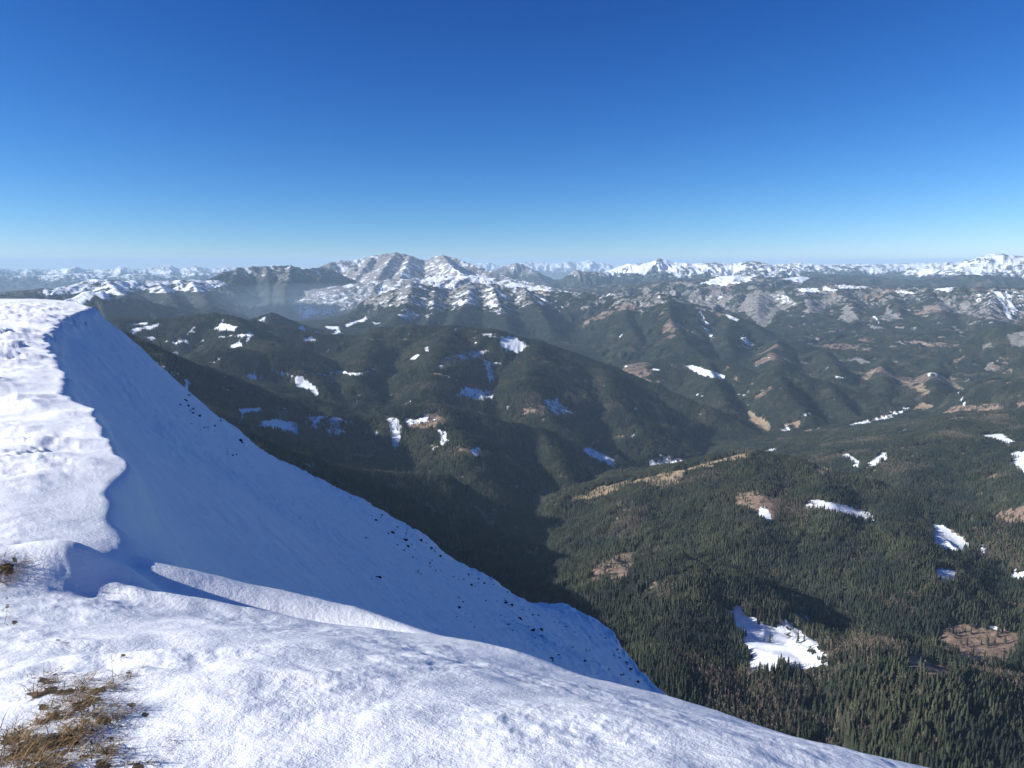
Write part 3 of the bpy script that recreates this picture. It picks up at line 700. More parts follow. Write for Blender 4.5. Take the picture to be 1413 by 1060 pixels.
# ---- clearings, meadows, scree: outlines (photograph pixels) carried out onto the terrain within a distance range (km)
S_, T_, B_, K_ = "snow", "tan", "brown", "rock"
PATCH = [
 (S_,1.15,2.1,.95,[(1008,833),(1022,836),(1032,850),(1052,860),(1077,870),(1102,883),(1144,905),(1118,912),(1085,910),(1060,918),(1032,920),(1034,900),(1030,882),(1020,864),(1010,848)]),
 (S_,1.15,2.2,.62,[(1070,853),(1085,852),(1100,868),(1125,885),(1130,897),(1110,888),(1090,875)]),
 (B_,1.15,2.2,.8,[(1095,835),(1115,838),(1112,855),(1098,852)]),
 (B_,1.15,2.3,1.0,[(1290,865),(1330,862),(1380,868),(1405,874),(1402,905),(1375,913),(1340,906),(1310,893),(1292,882)]),
 (B_,1.15,2,.75,[(1240,905),(1262,896),(1290,915),(1320,925),(1312,935),(1270,925)]),
 (S_,1.15,2.6,.9,[(1283,787),(1300,784),(1322,788),(1320,797),(1298,795)]),
 (S_,1.15,2.6,.9,[(1388,791),(1400,788),(1440,793),(1440,798),(1395,797)]),
 (S_,1.15,2.6,.9,[(1284,725),(1300,721),(1312,733),(1338,748),(1330,756),(1305,757),(1290,751)]),
 (S_,1.15,2.8,.8,[(1346,749),(1358,750),(1360,756),(1350,756)]),
 (S_,1.15,2.9,.85,[(1110,690),(1130,689),(1165,697),(1207,710),(1204,716),(1160,706),(1130,699),(1112,697)]),
 (B_,1.15,2.9,.85,[(1012,680),(1040,677),(1075,688),(1075,710),(1055,717),(1040,702),(1015,692)]),
 (S_,1.15,2.9,.75,[(1046,698),(1056,700),(1066,712),(1060,718),(1048,708)]),
 (B_,2.3,3.6,.9,[(1368,712),(1400,700),(1440,697),(1440,722),(1392,723),(1376,728)]),
 (S_,2.4,5,1.0,[(1392,625),(1440,618),(1440,655),(1410,648),(1400,637)]),
 (S_,2.4,5,.85,[(1195,641),(1205,632),(1222,623),(1225,630),(1210,638),(1198,643)]),
 (T_,2.4,5,.7,[(1120,646),(1140,645),(1160,650),(1155,655),(1130,654)]),
 (T_,2.3,3.2,.9,[(782,690),(800,682),(830,671),(860,664),(900,657),(945,646),(990,634),(1030,622),(1043,626),(1030,634),(1000,639),(960,651),(945,656),(937,668),(905,676),(880,668),(850,679),(820,689),(790,696)]),
 (B_,1.15,2.8,.95,[(812,797),(820,780),(850,765),(877,760),(874,782),(850,797),(838,792)]),
 (B_,1.15,2.9,.6,[(725,762),(745,752),(748,760),(735,768)]),
 (B_,1.15,2.9,.6,[(755,795),(770,785),(772,792),(760,800)]),
 (T_,1.15,2.9,.6,[(700,733),(715,722),(716,728),(703,737)]),
 (B_,1.15,2.9,.6,[(835,715),(852,711),(858,720),(840,722)]),
 (S_,2,2.7,1.2,[(778,810),(807,811),(803,824),(788,834),(780,826)]),
 (S_,2.6,3.3,1.0,[(648,757),(660,737),(678,730),(674,742),(660,759)]),
 (S_,3.9,5,.8,[(893,640),(915,631),(950,634),(957,645),(940,651),(925,660),(908,660),(905,648)]),
 (S_,2.4,4.6,.8,[(800,620),(812,617),(850,635),(850,643),(825,634)]),
 (S_,2.4,4.2,.7,[(533,575),(548,571),(555,590),(552,612),(543,613),(539,595)]),
 (B_,2.4,4.2,.8,[(555,578),(600,570),(618,580),(600,588),(565,590)]),
 (S_,2.4,4.2,.6,[(556,578),(590,572),(592,577),(562,584)]),
 (S_,2.4,4.2,.7,[(604,592),(615,594),(620,609),(608,611)]),
 (S_,2.4,4.2,.6,[(650,620),(664,616),(660,628),(652,632)]),
 (S_,4.4,6.2,1.0,[(690,464),(712,464),(731,479),(717,487),(697,486),(690,476)]),
 (S_,4.4,6.2,.45,[(660,458),(690,462),(690,468),(664,466)]),
 (B_,4.2,6.2,.8,[(600,510),(612,492),(640,484),(675,482),(667,494),(635,503),(615,512)]),
 (S_,4.2,6.2,.5,[(625,492),(650,484),(675,483),(665,492),(635,497)]),
 (S_,4.2,6.2,.7,[(667,497),(676,497),(684,526),(675,528),(670,512)]),
 (S_,4,6.2,.62,[(624,546),(645,531),(682,543),(680,552),(655,553)]),
 (S_,4.2,6.2,.7,[(563,497),(578,487),(580,494),(568,500)]),
 (S_,4.2,6.2,.55,[(583,480),(592,478),(594,490),(586,488)]),
 (S_,4,6.2,.5,[(742,552),(772,548),(795,575),(770,575),(750,562)]),
 (B_,4,6.2,.7,[(740,556),(775,556),(760,590),(745,592)]),
 (S_,5.8,7.6,.75,[(940,503),(965,506),(1002,518),(998,527),(960,516)]),
 (T_,4.8,7.2,1.0,[(1024,570),(1035,567),(1062,584),(1067,597),(1048,593),(1030,579)]),
 (T_,4.8,7.2,1.0,[(1080,586),(1095,579),(1110,587),(1100,593)]),
 (S_,4.8,7.2,.8,[(1076,591),(1090,590),(1092,598),(1077,598)]),
 (T_,4.8,7.2,1.0,[(1105,591),(1133,591),(1128,597),(1108,598)]),
 (S_,5,7.2,.75,[(1170,584),(1200,579),(1225,573),(1245,563),(1258,560),(1243,573),(1210,583),(1175,589)]),
 (T_,5,7.2,1.0,[(1255,565),(1270,555),(1288,559),(1288,566),(1260,567)]),
 (T_,6,10.4,.7,[(1172,533),(1194,515),(1216,501),(1212,508),(1200,525)]),
 (T_,6,10.4,.8,[(1285,518),(1300,516),(1332,536),(1320,541),(1300,528)]),
 (T_,6,10.4,.8,[(1263,532),(1273,527),(1284,540),(1276,547),(1262,543)]),
 (T_,6,10.4,.6,[(1304,511),(1320,515),(1320,526),(1308,522)]),
 (T_,6,10.4,.7,[(1309,498),(1334,490),(1327,500),(1313,504)]),
 (B_,6,10.4,.6,[(1368,503),(1390,498),(1402,515),(1385,523)]),
 (S_,6,10.4,.5,[(1312,545),(1330,535),(1345,545),(1325,552)]),
 (B_,8,10.5,.7,[(1170,466),(1185,456),(1200,468),(1207,481),(1185,476)]),
 (K_,7,10.4,.8,[(1386,462),(1413,456),(1440,458),(1440,478),(1395,480)]),
 (K_,7,10.4,.7,[(1352,474),(1368,472),(1372,481),(1358,482)]),
 (T_,7,10.4,.5,[(1358,456),(1372,451),(1400,452),(1380,458)]),
 (K_,9,13,.9,[(955,412),(990,402),(1012,410),(988,427),(958,422)]),
 (K_,9,13,.95,[(1030,408),(1045,400),(1078,404),(1102,420),(1072,432),(1058,455),(1040,445),(1020,425)]),
 (K_,9,13,1.0,[(1110,414),(1140,411),(1137,434),(1115,433)]),
 (K_,9,13,1.2,[(1155,442),(1168,420),(1187,441),(1172,447)]),
 (K_,9,13,1.2,[(1215,442),(1226,421),(1237,440),(1225,444)]),
 (K_,9,13,.65,[(1280,408),(1413,405),(1440,440),(1380,445),(1300,430)]),
 (S_,9,13,.38,[(1340,402),(1413,400),(1440,430),(1400,432),(1350,420)]),
 (S_,9,13,.8,[(1204,436),(1208,436),(1217,449),(1212,449)]),
 (S_,9,13,.8,[(1372,402),(1380,402),(1398,440),(1392,440)]),
 (S_,9,13,.8,[(1382,402),(1390,402),(1404,432),(1398,434)]),
 (S_,9,13,.5,[(1060,405),(1085,408),(1100,422),(1080,420)]),
 (S_,10.5,15.5,1.0,[(965,391),(1000,378),(1040,380),(1035,388),(1000,394)]),
 (S_,10.5,15.5,1.0,[(1080,386),(1100,379),(1118,383),(1105,390)]),
 (S_,10.5,15.5,.9,[(1100,398),(1128,398),(1130,403),(1105,403)]),
 (S_,10.5,15.5,.9,[(1135,396),(1155,399),(1150,403),(1135,402)]),
 (S_,10.5,15.5,.9,[(1235,401),(1258,402),(1262,406),(1240,405)]),
 (S_,10.5,15.5,.7,[(1150,394),(1165,393),(1200,396),(1195,399),(1160,398)]),
 (S_,10.5,15.5,.8,[(1290,398),(1318,397),(1315,402),(1295,402)]),
 (B_,7.5,9.6,.75,[(1012,470),(1028,458),(1058,478),(1040,488),(1015,488)]),
 (B_,7.5,9.6,.6,[(900,425),(930,415),(950,430),(920,445),(902,440)]),
 (B_,7.5,9.6,.6,[(965,478),(978,474),(983,490),(970,492)]),
 (S_,7.5,9.6,.7,[(962,430),(968,428),(986,468),(980,470)]),
 (S_,7.5,9.6,.7,[(1000,432),(1020,440),(1018,446),(1002,440)]),
 (S_,7.5,9.6,.6,[(1022,460),(1040,474),(1036,480),(1022,472)]),
 (S_,5.4,6.6,.9,[(294,456),(305,446),(332,451),(326,456),(300,459)]),
 (S_,5.2,6.6,.9,[(178,456),(200,450),(221,445),(216,452),(185,462)]),
 (S_,5.2,6.6,.75,[(300,464),(350,460),(353,466),(310,468)]),
 (S_,5,6.6,.75,[(314,475),(332,471),(337,480),(320,484)]),
 (S_,5,6.6,.7,[(255,461),(270,449),(280,447),(262,462)]),
 (S_,5,6.6,.7,[(196,468),(210,462),(220,470),(205,473)]),
 (S_,4.2,6.6,.75,[(231,491),(243,484),(252,493),(240,498)]),
 (S_,4.2,5.2,.75,[(284,498),(300,491),(306,496),(290,500)]),
 (S_,3.4,5.2,.75,[(340,518),(352,514),(362,520),(345,523)]),
 (S_,3.6,5.2,.85,[(406,521),(415,520),(430,529),(442,541),(435,543),(410,531)]),
 (S_,3.4,5.2,.5,[(372,508),(376,506),(408,520),(404,523)]),
 (S_,5,6.6,.9,[(296,443),(308,439),(309,444)]),
 (S_,6.5,9.5,.9,[(353,443),(367,437),(367,444)]),
 (S_,6.5,9.9,.9,[(411,450),(419,449),(424,460),(415,460)]),
 (S_,6.5,9.9,.8,[(431,457),(442,458),(446,465),(434,465)]),
 (S_,6.5,9.9,.9,[(444,450),(470,451),(465,456),(450,455)]),
 (S_,6.5,9.9,1.0,[(471,449),(507,437),(508,442),(480,452)]),
 (S_,6.5,9.9,.8,[(455,461),(470,453),(470,460),(460,465)]),
 (S_,6.5,9.9,.9,[(511,444),(524,445),(526,449),(516,450)]),
 (S_,5.2,6.6,.7,[(415,466),(430,464),(437,472),(425,475)]),
 (S_,2.4,4.4,.95,[(328,564),(361,562),(364,567),(332,569)]),
 (S_,2.4,4.4,1.0,[(349,584),(382,578),(409,584),(414,598),(388,593)]),
 (S_,2.4,4.4,.50,[(410,574),(450,573),(492,582),(470,602),(430,590)]),
 (S_,2.4,4.4,.8,[(332,570),(338,570),(334,589),(328,587)]),
 (S_,2.4,4.4,.7,[(255,520),(266,528),(262,534),(254,528)]),
 (S_,9,11.5,.75,[(160,432),(168,425),(176,436),(166,440)]),
]
ROADS = [  # forest roads: thin pale lines, half width in pixels
 (T_,1.15,2.4,1.2,[(1285,863),(1320,861),(1378,867)]),(S_,1.15,2.4,1.0,[(1340,859),(1378,867),(1413,867)]),
 (T_,1.15,2.4,1.2,[(1262,872),(1285,885),(1312,903)]),(T_,1.15,2.6,1.3,[(1310,730),(1338,748)]),
 (T_,1.15,2.9,1.0,[(1110,692),(1150,693),(1206,712)]),
 (T_,2.4,4.2,0.9,[(575,617),(600,616),(640,617),(690,618)]),(T_,4.2,6.2,0.9,[(668,497),(720,501)]),
 (T_,4,6.2,0.9,[(742,560),(782,562)]),(S_,4,6.2,0.9,[(692,563),(715,561)]),(T_,4,6.2,0.8,[(828,562),(840,563)]),
 (T_,4,6.2,0.9,[(636,542),(672,536)]),(S_,1.15,2.5,1.0,[(1175,795),(1200,792)]),(T_,1.15,2.5,1.0,[(1165,803),(1198,797)]),
 (B_,2.4,5.2,1.2,[(1150,700),(1240,620),(1300,612)]),(S_,4.8,7.4,1.0,[(1170,587),(1225,577),(1258,562)]),
 (S_,1.15,2.3,1.2,[(1112,850),(1118,862),(1128,890)]),(S_,2.6,3.3,1.0,[(640,756),(650,752),(662,740)]),
 (S_,3.6,5,0.7,[(372,508),(406,521)]),(S_,3.6,5,0.7,[(314,541),(338,538)]),(S_,7.4,9.6,0.9,[(852,470),(858,462)]),
]
GMT = [i for i, g in enumerate(groups) if g in MOUNTAINS]

def covers(u, v, r, x, y, z, nz, gid, gul, gd):
    shp = u.shape
    C = {k: np.zeros(shp, f32) for k in (S_, T_, B_, K_)}
    # broad natural cover
    n1 = fbm(x / 700, y / 700, 4, 901); n2 = fbm(x / 160, y / 160, 3, 902); n3 = fbm(x / 1800, y / 1800, 3, 903)
    hillm = r < 7800
    mt = np.zeros(shp, bool)
    for i in GMT: mt |= (gid == i)
    mt |= (r > 17500)
    steep = 1 - nz
    def G(*names):
        m = np.zeros(shp, bool)
        for n in names: m |= gid == groups.index(n)
        return m
    # small random clearings in the forest
    cl = sstep(0.50, 0.62, n2 * 0.6 + n1 * 0.5) * hillm
    C[B_] = np.maximum(C[B_], cl * 0.60)
    C[S_] = np.maximum(C[S_], sstep(0.44, 0.60, fbm(x / 230, y / 230, 4, 905)) * 0.52 * (r > 3000) * (r < 9000) * (u < 880))
    C[B_] = np.maximum(C[B_], sstep(0.10, 0.36, n1) * 0.56 * G("plateau", "back_hill", "right_hill", "right_top", "right_low", "rock_ridge"))
    fl = fbm(x / 75, y / 75, 3, 911) + 0.35 * fbm(x / 900, y / 900, 3, 912)
    hm_ = (r > 2600) & (r < 9500) & ~mt
    C[S_] = np.maximum(C[S_], sstep(0.34, 0.46, fl) * 0.66 * hm_ * np.clip(1.25 - u / 1500, .35, 1))
    C[B_] = np.maximum(C[B_], sstep(0.30, 0.48, fbm(x / 110, y / 110, 3, 913) + 0.3 * n3) * 0.6 * (r > 1400) * (r < 9500) * ~mt)
    # logging tracks that follow the contours
    for q_, (dz, hw, ph_, kd) in enumerate(((118.0, 6.0, 0.2, S_), (163.0, 5.0, 0.6, T_))):
        wz = z + 26 * fbm(x / 500, y / 500, 2, 930 + q_)
        fr = np.abs((wz / dz + ph_) % 1.0 - 0.5) * dz
        gate = sstep(0.14, 0.26, fbm(x / 420, y / 420, 3, 940 + q_))
        C[kd] = np.maximum(C[kd], sstep(hw * 1.6, hw * .5, fr) * 0.78 * gate * (r > 3100) * (r < 7000) * ~mt)
    # per massif: timber line, snow amount
    def alpine(mask, tree, snow, rockp, width=120.0):
        a = sstep(-width, width, z - tree + 170 * n1 + 60 * n2)
        sn = np.clip(snow + 0.20 + 0.35 * n2 + 0.30 * n1 + 0.35 * (0.25 - steep * 1.6) - 0.75 * gul, 0, 1.2) * a
        rk = np.clip(rockp + 0.4 * n2 + steep * 0.8, 0, 1) * a
        C[S_][mask] = np.maximum(C[S_], sn)[mask]; C[K_][mask] = np.maximum(C[K_], rk)[mask]
    alpine(G("massif"), -780, 0.50, 0.85)
    alpine(G("wall"), -250, 0.26, 0.40)  # forest and less pale rock put part of the wall's shade into its colour
    alpine(G("front_mount"), -600, 0.50, 0.50, 160)
    alpine(G("rock_ridge"), -560, 0.22, 0.42)
    alpine(G("left_range"), -420, 0.18, 0.25)
    alpine(G("left_front"), -420, 0.12, 0.25)
    alpine(G("plateau"), -640, 0.0, 0.22, 200)
    alpine(G("far_peak"), -330, 0.50, 0.7)
    alpine(G("far_range"), -350, 0.72, 0.4)
    alpine(G("horizon_range"), -600, 0.72, 0.3, 200)
    cl_ = G("plateau") & (steep > 0.05) & (r < 12500)
    C[K_][cl_] = np.maximum(C[K_], np.clip(0.40 + 0.9 * n2 + 0.6 * n1, 0, 1))[cl_]
    # broad high snow shelf of the central massif
    shelf = G("massif") & (v > 366) & (v < 404) & (u > 585) & (u < 850) & (nz > 0.93)
    C[S_][shelf] = np.maximum(C[S_], 0.95 + 0.4 * n2)[shelf]
    # crest snow of the left range and a snowy nearest crest
    lr = G("left_range") & (gd < 330) & (u > 60) & (z > -420)
    C[S_][lr] = np.maximum(C[S_], 0.62 + 0.7 * n2)[lr]
    lf = G("left_front") & (gd < 160) & (u < 150)
    C[S_][lf] = np.maximum(C[S_], 0.9)[lf]
    for kind, d0, d1, st, poly in PATCH:
        us = [p[0] for p in poly]; vs = [p[1] for p in poly]
        m = (u > min(us) - 4) & (u < max(us) + 4) & (v > min(vs) - 3) & (v < max(vs) + 18) & (r > d0 * 1000) & (r < d1 * 1000)
        idx = np.nonzero(m)
        if len(idx[0]) == 0: continue
        uu, vv = u[idx], v[idx]
        wob = 4.0 if d0 >= 7 else 2.2
        n9 = fbm(x[idx] / (40 * d0 ** 0.5), y[idx] / (40 * d0 ** 0.5), 3, 907)
        ins = in_poly(uu + wob * n9, vv + wob * .6 * n2[idx], poly)
        if d0 < 4 and not (kind == T_ and d0 == 2.3):      # the trees at its lower edge stand far enough down not to hide it
            _, vr = project(x[idx], y[idx], z[idx] + 13.0)
            ins |= in_poly(uu + wob * n9, vr + wob * .4 * n2[idx], poly)
        if d0 >= 7: st = st * (.72 if kind != S_ else .85)
        if kind in (T_, B_): st = st * (0.82 + 0.55 * n9)
        for kk in C:
            tgt = C[kk][idx]
            if kk == kind: tgt = np.where(ins, np.maximum(tgt if kind != S_ else 0, st + (0.30 * n9 if kind == S_ and d0 < 7 else 0)), tgt)
            elif kind in (T_, B_, K_) and kk != S_: tgt = np.where(ins, 0, tgt)
            C[kk][idx] = tgt
    for kind, d0, d1, hw, line in ROADS:
        us = [p[0] for p in line]; vs = [p[1] for p in line]
        m = (u > min(us) - 3) & (u < max(us) + 3) & (v > min(vs) - 3) & (v < max(vs) + 3) & (r > d0 * 1000) & (r < d1 * 1000)
        idx = np.nonzero(m)
        if len(idx[0]) == 0: continue
        dd, _, _ = seg_dist(u[idx].astype(f32), v[idx].astype(f32), line)
        C[kind][idx] = np.maximum(C[kind][idx], np.clip(1.3 - dd / (hw * 1.3), 0, 1))
    return C

def FZ_at(z): return z

COV = covers(FU, FV, FR, FX, FY, FZ, FNZ, FG, FGUL, FGD)

NAMES = {
 "front": ("forested_hill", "large sunlit spruce hill in the valley with a long dry grass meadow on its crest"),
 "knoll": ("forested_hill", "small round spruce knoll beside the big snowy clearing"),
 "mound": ("forested_hill", "low dark spruce mound just below the snowy clearing, nearest of the hills"),
 "darkspur": ("forested_hill", "dark shaded spur beside the small white valley field, behind the snow slope"),
 "left_low": ("forested_hill", "darkest low spruce ridge above the snow slope, running down to the narrow valley"),
 "left_clear": ("forested_hill", "forested shoulder with a bright snow clearing directly behind the snow slope"),
 "mid_low": ("forested_hill", "long dark forested ridge with a road and small snow clearings ending at the valley village"),
 "center": ("forested_hill", "broad central forested mountain with one large snow clearing near its top"),
 "left_top": ("forested_hill", "dark forested hill dotted with many snow patches on the left"),
 "left_mid": ("forested_hill", "dark rounded foothill with a narrow snow strip on its right flank"),
 "left_spur": ("forested_hill", "nearly black forest spur emerging behind the upper snow slope"),
 "cone": ("forested_hill", "small cone shaped hill and snowy fields before the hazy basin"),
 "back_hill": ("forested_hill", "forested hills behind the valley meadows"),
 "right_hill": ("forested_hill", "hills with tan felling strips behind the village"),
 "right_top": ("forested_hill", "forested hill with pale rock patches at the right edge"),
 "right_low": ("forested_hill", "brownish wooded slope rising to the right edge above the village"),
 "front_mount": ("mountain", "steep forested mountain streaked with snow before the central massif"),
 "massif": ("mountain", "highest snowy limestone massif with pale rock ribs on the central skyline"),
 "wall": ("mountain", "broad mountain with a dark shaded wall above the hazy basin"),
 "rock_ridge": ("mountain", "brown wooded ridge with bare rocky ribs right of the central massif"),
 "plateau": ("mountain", "long flat topped forest plateau with pale cliffs and scree on the right"),
 "left_range": ("mountain", "long snow crested mountain with streaked gullies on the left"),
 "left_front": ("mountain", "dark wooded spur with a white crest before the left snowy mountain"),
 "blue_ridge": ("mountain", "low blue wooded ridge beyond the flat topped plateau"),
 "far_peak": ("mountain", "pointed rocky snow peaks seen through the gap right of the massif"),
 "far_range": ("mountain", "snowy range and white summit on the right skyline"),
 "horizon_range": ("mountain", "chain of tiny white peaks along the horizon"),
}

def build_far():
    nr, nc = FX.shape
    i, j = np.meshgrid(np.arange(nr - 1), np.arange(nc - 1), indexing='ij')
    quads = np.stack([i * nc + j, (i + 1) * nc + j, (i + 1) * nc + j + 1, i * nc + j + 1], -1).reshape(-1, 4)[:, ::-1]
    quads = quads[:, ::-1]
    V = np.stack([FX, FY, FZ], -1).reshape(-1, 3)
    NV = np.stack([FNX, FNY, FNZ], -1).reshape(-1, 3)
    g = FG[:-1, :-1].reshape(-1)
    cov = np.stack([COV[S_], COV[T_], COV[K_], np.ones_like(COV[S_])], -1).reshape(-1, 4)
    sl = COV[B_].reshape(-1)
    # order so that quads face up
    a, b, c = V[quads[0, 0]], V[quads[0, 1]], V[quads[0, 2]]
    if np.cross(b - a, c - a)[2] < 0: quads = quads[:, ::-1]
    for gi in range(-1, len(groups)):
        q = quads[g == gi]
        if len(q) == 0: continue
        used, inv = np.unique(q.ravel(), return_inverse=True)
        nm, lb = ("valley_floor", "wooded valley ground winding between the hills") if gi < 0 else NAMES[groups[gi]]
        me = raw_mesh(nm, V[used], inv.reshape(-1, 4))
        set_attr(me, "cover", cov[used], 'FLOAT_COLOR')
        set_attr(me, "slash", sl[used], 'FLOAT')
        me.shade_smooth()
        me.normals_split_custom_set_from_vertices(NV[used].astype(f32))
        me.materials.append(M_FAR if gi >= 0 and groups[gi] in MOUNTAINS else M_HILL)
        link(nm, me, kind="structure", label=lb)

build_far()

# ------------------------------------------------------------------ trees
def spruce_parts(h, rad, sides, tiers, rnd, tint, at0=(0, 0, 0), slim=1.0):
    """crown: stacked jagged skirts of boughs; returns verts, tris, tints"""
    V = []; T = []
    x0, y0, z0 = at0
    top = h
    base = h * rnd.uniform(0.06, 0.16)
    ph = rnd.uniform(0, 6.28)
    lean = (rnd.uniform(-.015, .015) * h, rnd.uniform(-.015, .015) * h)
    for k in range(tiers):
        f0 = k / tiers; f1 = (k + 1.5) / tiers
        zb = base + (top - base) * f0
        zt = min(base + (top - base) * f1, top)
        rr = rad * (1 - f0) ** 0.7 * rnd.uniform(0.85, 1.12) + 0.12
        c = len(V)
        V.append((x0 + lean[0] * f1, y0 + lean[1] * f1, z0 + zt))
        n = sides * 2
        for s in range(n):
            a = ph + 2 * math.pi * s / n + k * 0.9
            q = rr * (rnd.uniform(0.88, 1.18) if s % 2 == 0 else rnd.uniform(0.50, 0.68))
            dz = (-0.06 * h / tiers if s % 2 == 0 else 0.22 * h / tiers) * rnd.uniform(0.6, 1.6)
            V.append((x0 + q * math.cos(a), y0 + q * math.sin(a), z0 + zb + dz))
        for s in range(n):
            T.append((c, c + 1 + s, c + 1 + (s + 1) % n))
    return V, T, [tint] * len(V)

def bare_parts(h, rad, n, rnd, tint, at0=(0, 0, 0)):
    V = []; T = []
    x0, y0, z0 = at0
    for k in range(n):
        f = rnd.random() ** 0.8
        zc = h * (0.22 + 0.76 * f)
        rr = rad * math.sin(math.pi * min(0.98, 0.12 + 0.82 * (1 - f) ** 0.8)) * rnd.uniform(0.1, 1)
        a = rnd.uniform(0, 6.28)
        cx, cy = rr * math.cos(a), rr * math.sin(a)
        s = rnd.uniform(0.5, 1.1); l = rnd.uniform(1.2, 2.8)
        c = len(V)
        dx, dy = math.cos(a), math.sin(a)
        V += [(x0 + cx * .35, y0 + cy * .35, z0 + zc - l * .6), (x0 + cx - dy * s * .35 + dx * .6, y0 + cy + dx * s * .35 + dy * .6, z0 + zc + l * .5), (x0 + cx + dy * s * .35, y0 + cy - dx * s * .35, z0 + zc + l * .2)]
        T.append((c, c + 1, c + 2))
    return V, T, [tint] * len(V)

def trunk_parts(h, r, tint, at0=(0, 0, 0), sides=5):
    V = []; T = []
    x0, y0, z0 = at0
    for s in range(sides):
        a = 2 * math.pi * s / sides
        V.append((x0 + r * math.cos(a), y0 + r * math.sin(a), z0 - 1.5))
    V.append((x0, y0, z0 + h))
    for s in range(sides): T.append((s, (s + 1) % sides, sides))
    return V, T, [tint] * len(V)

def merge(parts):
    V = []; T = []; C = []; MI = []
    for (v, t, c), mi in parts:
        o = len(V); V += v; C += c
        T += [tuple(i + o for i in f) for f in t]; MI += [mi] * len(t)
    return V, T, C, MI

def tri_mesh(name, V, T, C, mats, MI=None):
    me = raw_mesh(name, np.array(V), None, np.array(T))
    set_attr(me, "tint", np.array(C, f32), 'FLOAT_COLOR')
    for m in mats: me.materials.append(m)
    if MI is not None: me.polygons.foreach_set("material_index", np.array(MI, np.int32))
    return me

def green(rnd):
    k = rnd.uniform(0.6, 1.7); w = rnd.random() ** 1.5
    return (0.032 * k * (1 + .8 * w), 0.041 * k * (1 + .2 * w), 0.025 * k, 1)
def twig(rnd):
    k = rnd.uniform(0.8, 1.3)
    return (0.19 * k, 0.15 * k, 0.115 * k, 1)
BARK = (0.09, 0.065, 0.045, 1)

def cluster(name, size, n, sides, tiers, bare_frac, seed, hscale=1.0):
    rnd = random.Random(seed)
    parts = []
    g = int(math.ceil(math.sqrt(n))); cell = size / g
    for i in range(g):
        for j in range(g):
            x = (i + .5) * cell - size / 2 + rnd.uniform(-.42, .42) * cell
            y = (j + .5) * cell - size / 2 + rnd.uniform(-.42, .42) * cell
            if rnd.random() < bare_frac:
                h = rnd.uniform(14, 21) * hscale
                parts.append((bare_parts(h, rnd.uniform(2.2, 3.6), 26 if tiers > 2 else 10, rnd, twig(rnd), (x, y, 0)), 1))
            else:
                h = rnd.uniform(10, 22) * hscale
                parts.append((spruce_parts(h, h * rnd.uniform(.14, .22), sides, tiers, rnd, green(rnd), (x, y, 0)), 0))
    V, T, C, MI = merge(parts)
    me = tri_mesh(name, V, T, C, [M_NEEDLE, M_TWIG], MI)
    return bpy.data.objects.new(name, me)

clu = bpy.data.collections.new("tree_clumps")          # sources only; not linked to the scene
specs = [("clump_a", 15, 9, 4, 5, .03), ("clump_b", 15, 9, 4, 5, .10), ("clump_c", 15, 9, 4, 5, .0), ("clump_d", 15, 9, 4, 5, .45), ("clump_e", 15, 9, 4, 5, .75),
         ("clump_f", 34, 30, 3, 2, .03), ("clump_g", 34, 30, 3, 2, .08), ("clump_h", 34, 30, 3, 2, .0), ("clump_i", 34, 30, 3, 2, .5), ("clump_j", 34, 30, 3, 2, .75), ("clump_k", 15, 2, 4, 5, .3)]
for i, (nme, sz, n, sd, tr, bf) in enumerate(specs):
    clu.objects.link(cluster(nme, sz, n, sd, tr, bf, 40 + i))

def grid_lookup(r, az):
    """fractional indices in the polar grid"""
    fi = np.interp(r, rs, np.arange(len(rs))); fj = np.interp(az, azs, np.arange(len(azs)))
    return fi, fj
def bil(F_, fi, fj):
    i = np.clip(fi.astype(int), 0, F_.shape[0] - 2); j = np.clip(fj.astype(int), 0, F_.shape[1] - 2)
    a = (fi - i).astype(f32); b = (fj - j).astype(f32)
    return F_[i, j] * (1 - a) * (1 - b) + F_[i + 1, j] * a * (1 - b) + F_[i, j + 1] * (1 - a) * b + F_[i + 1, j + 1] * a * b

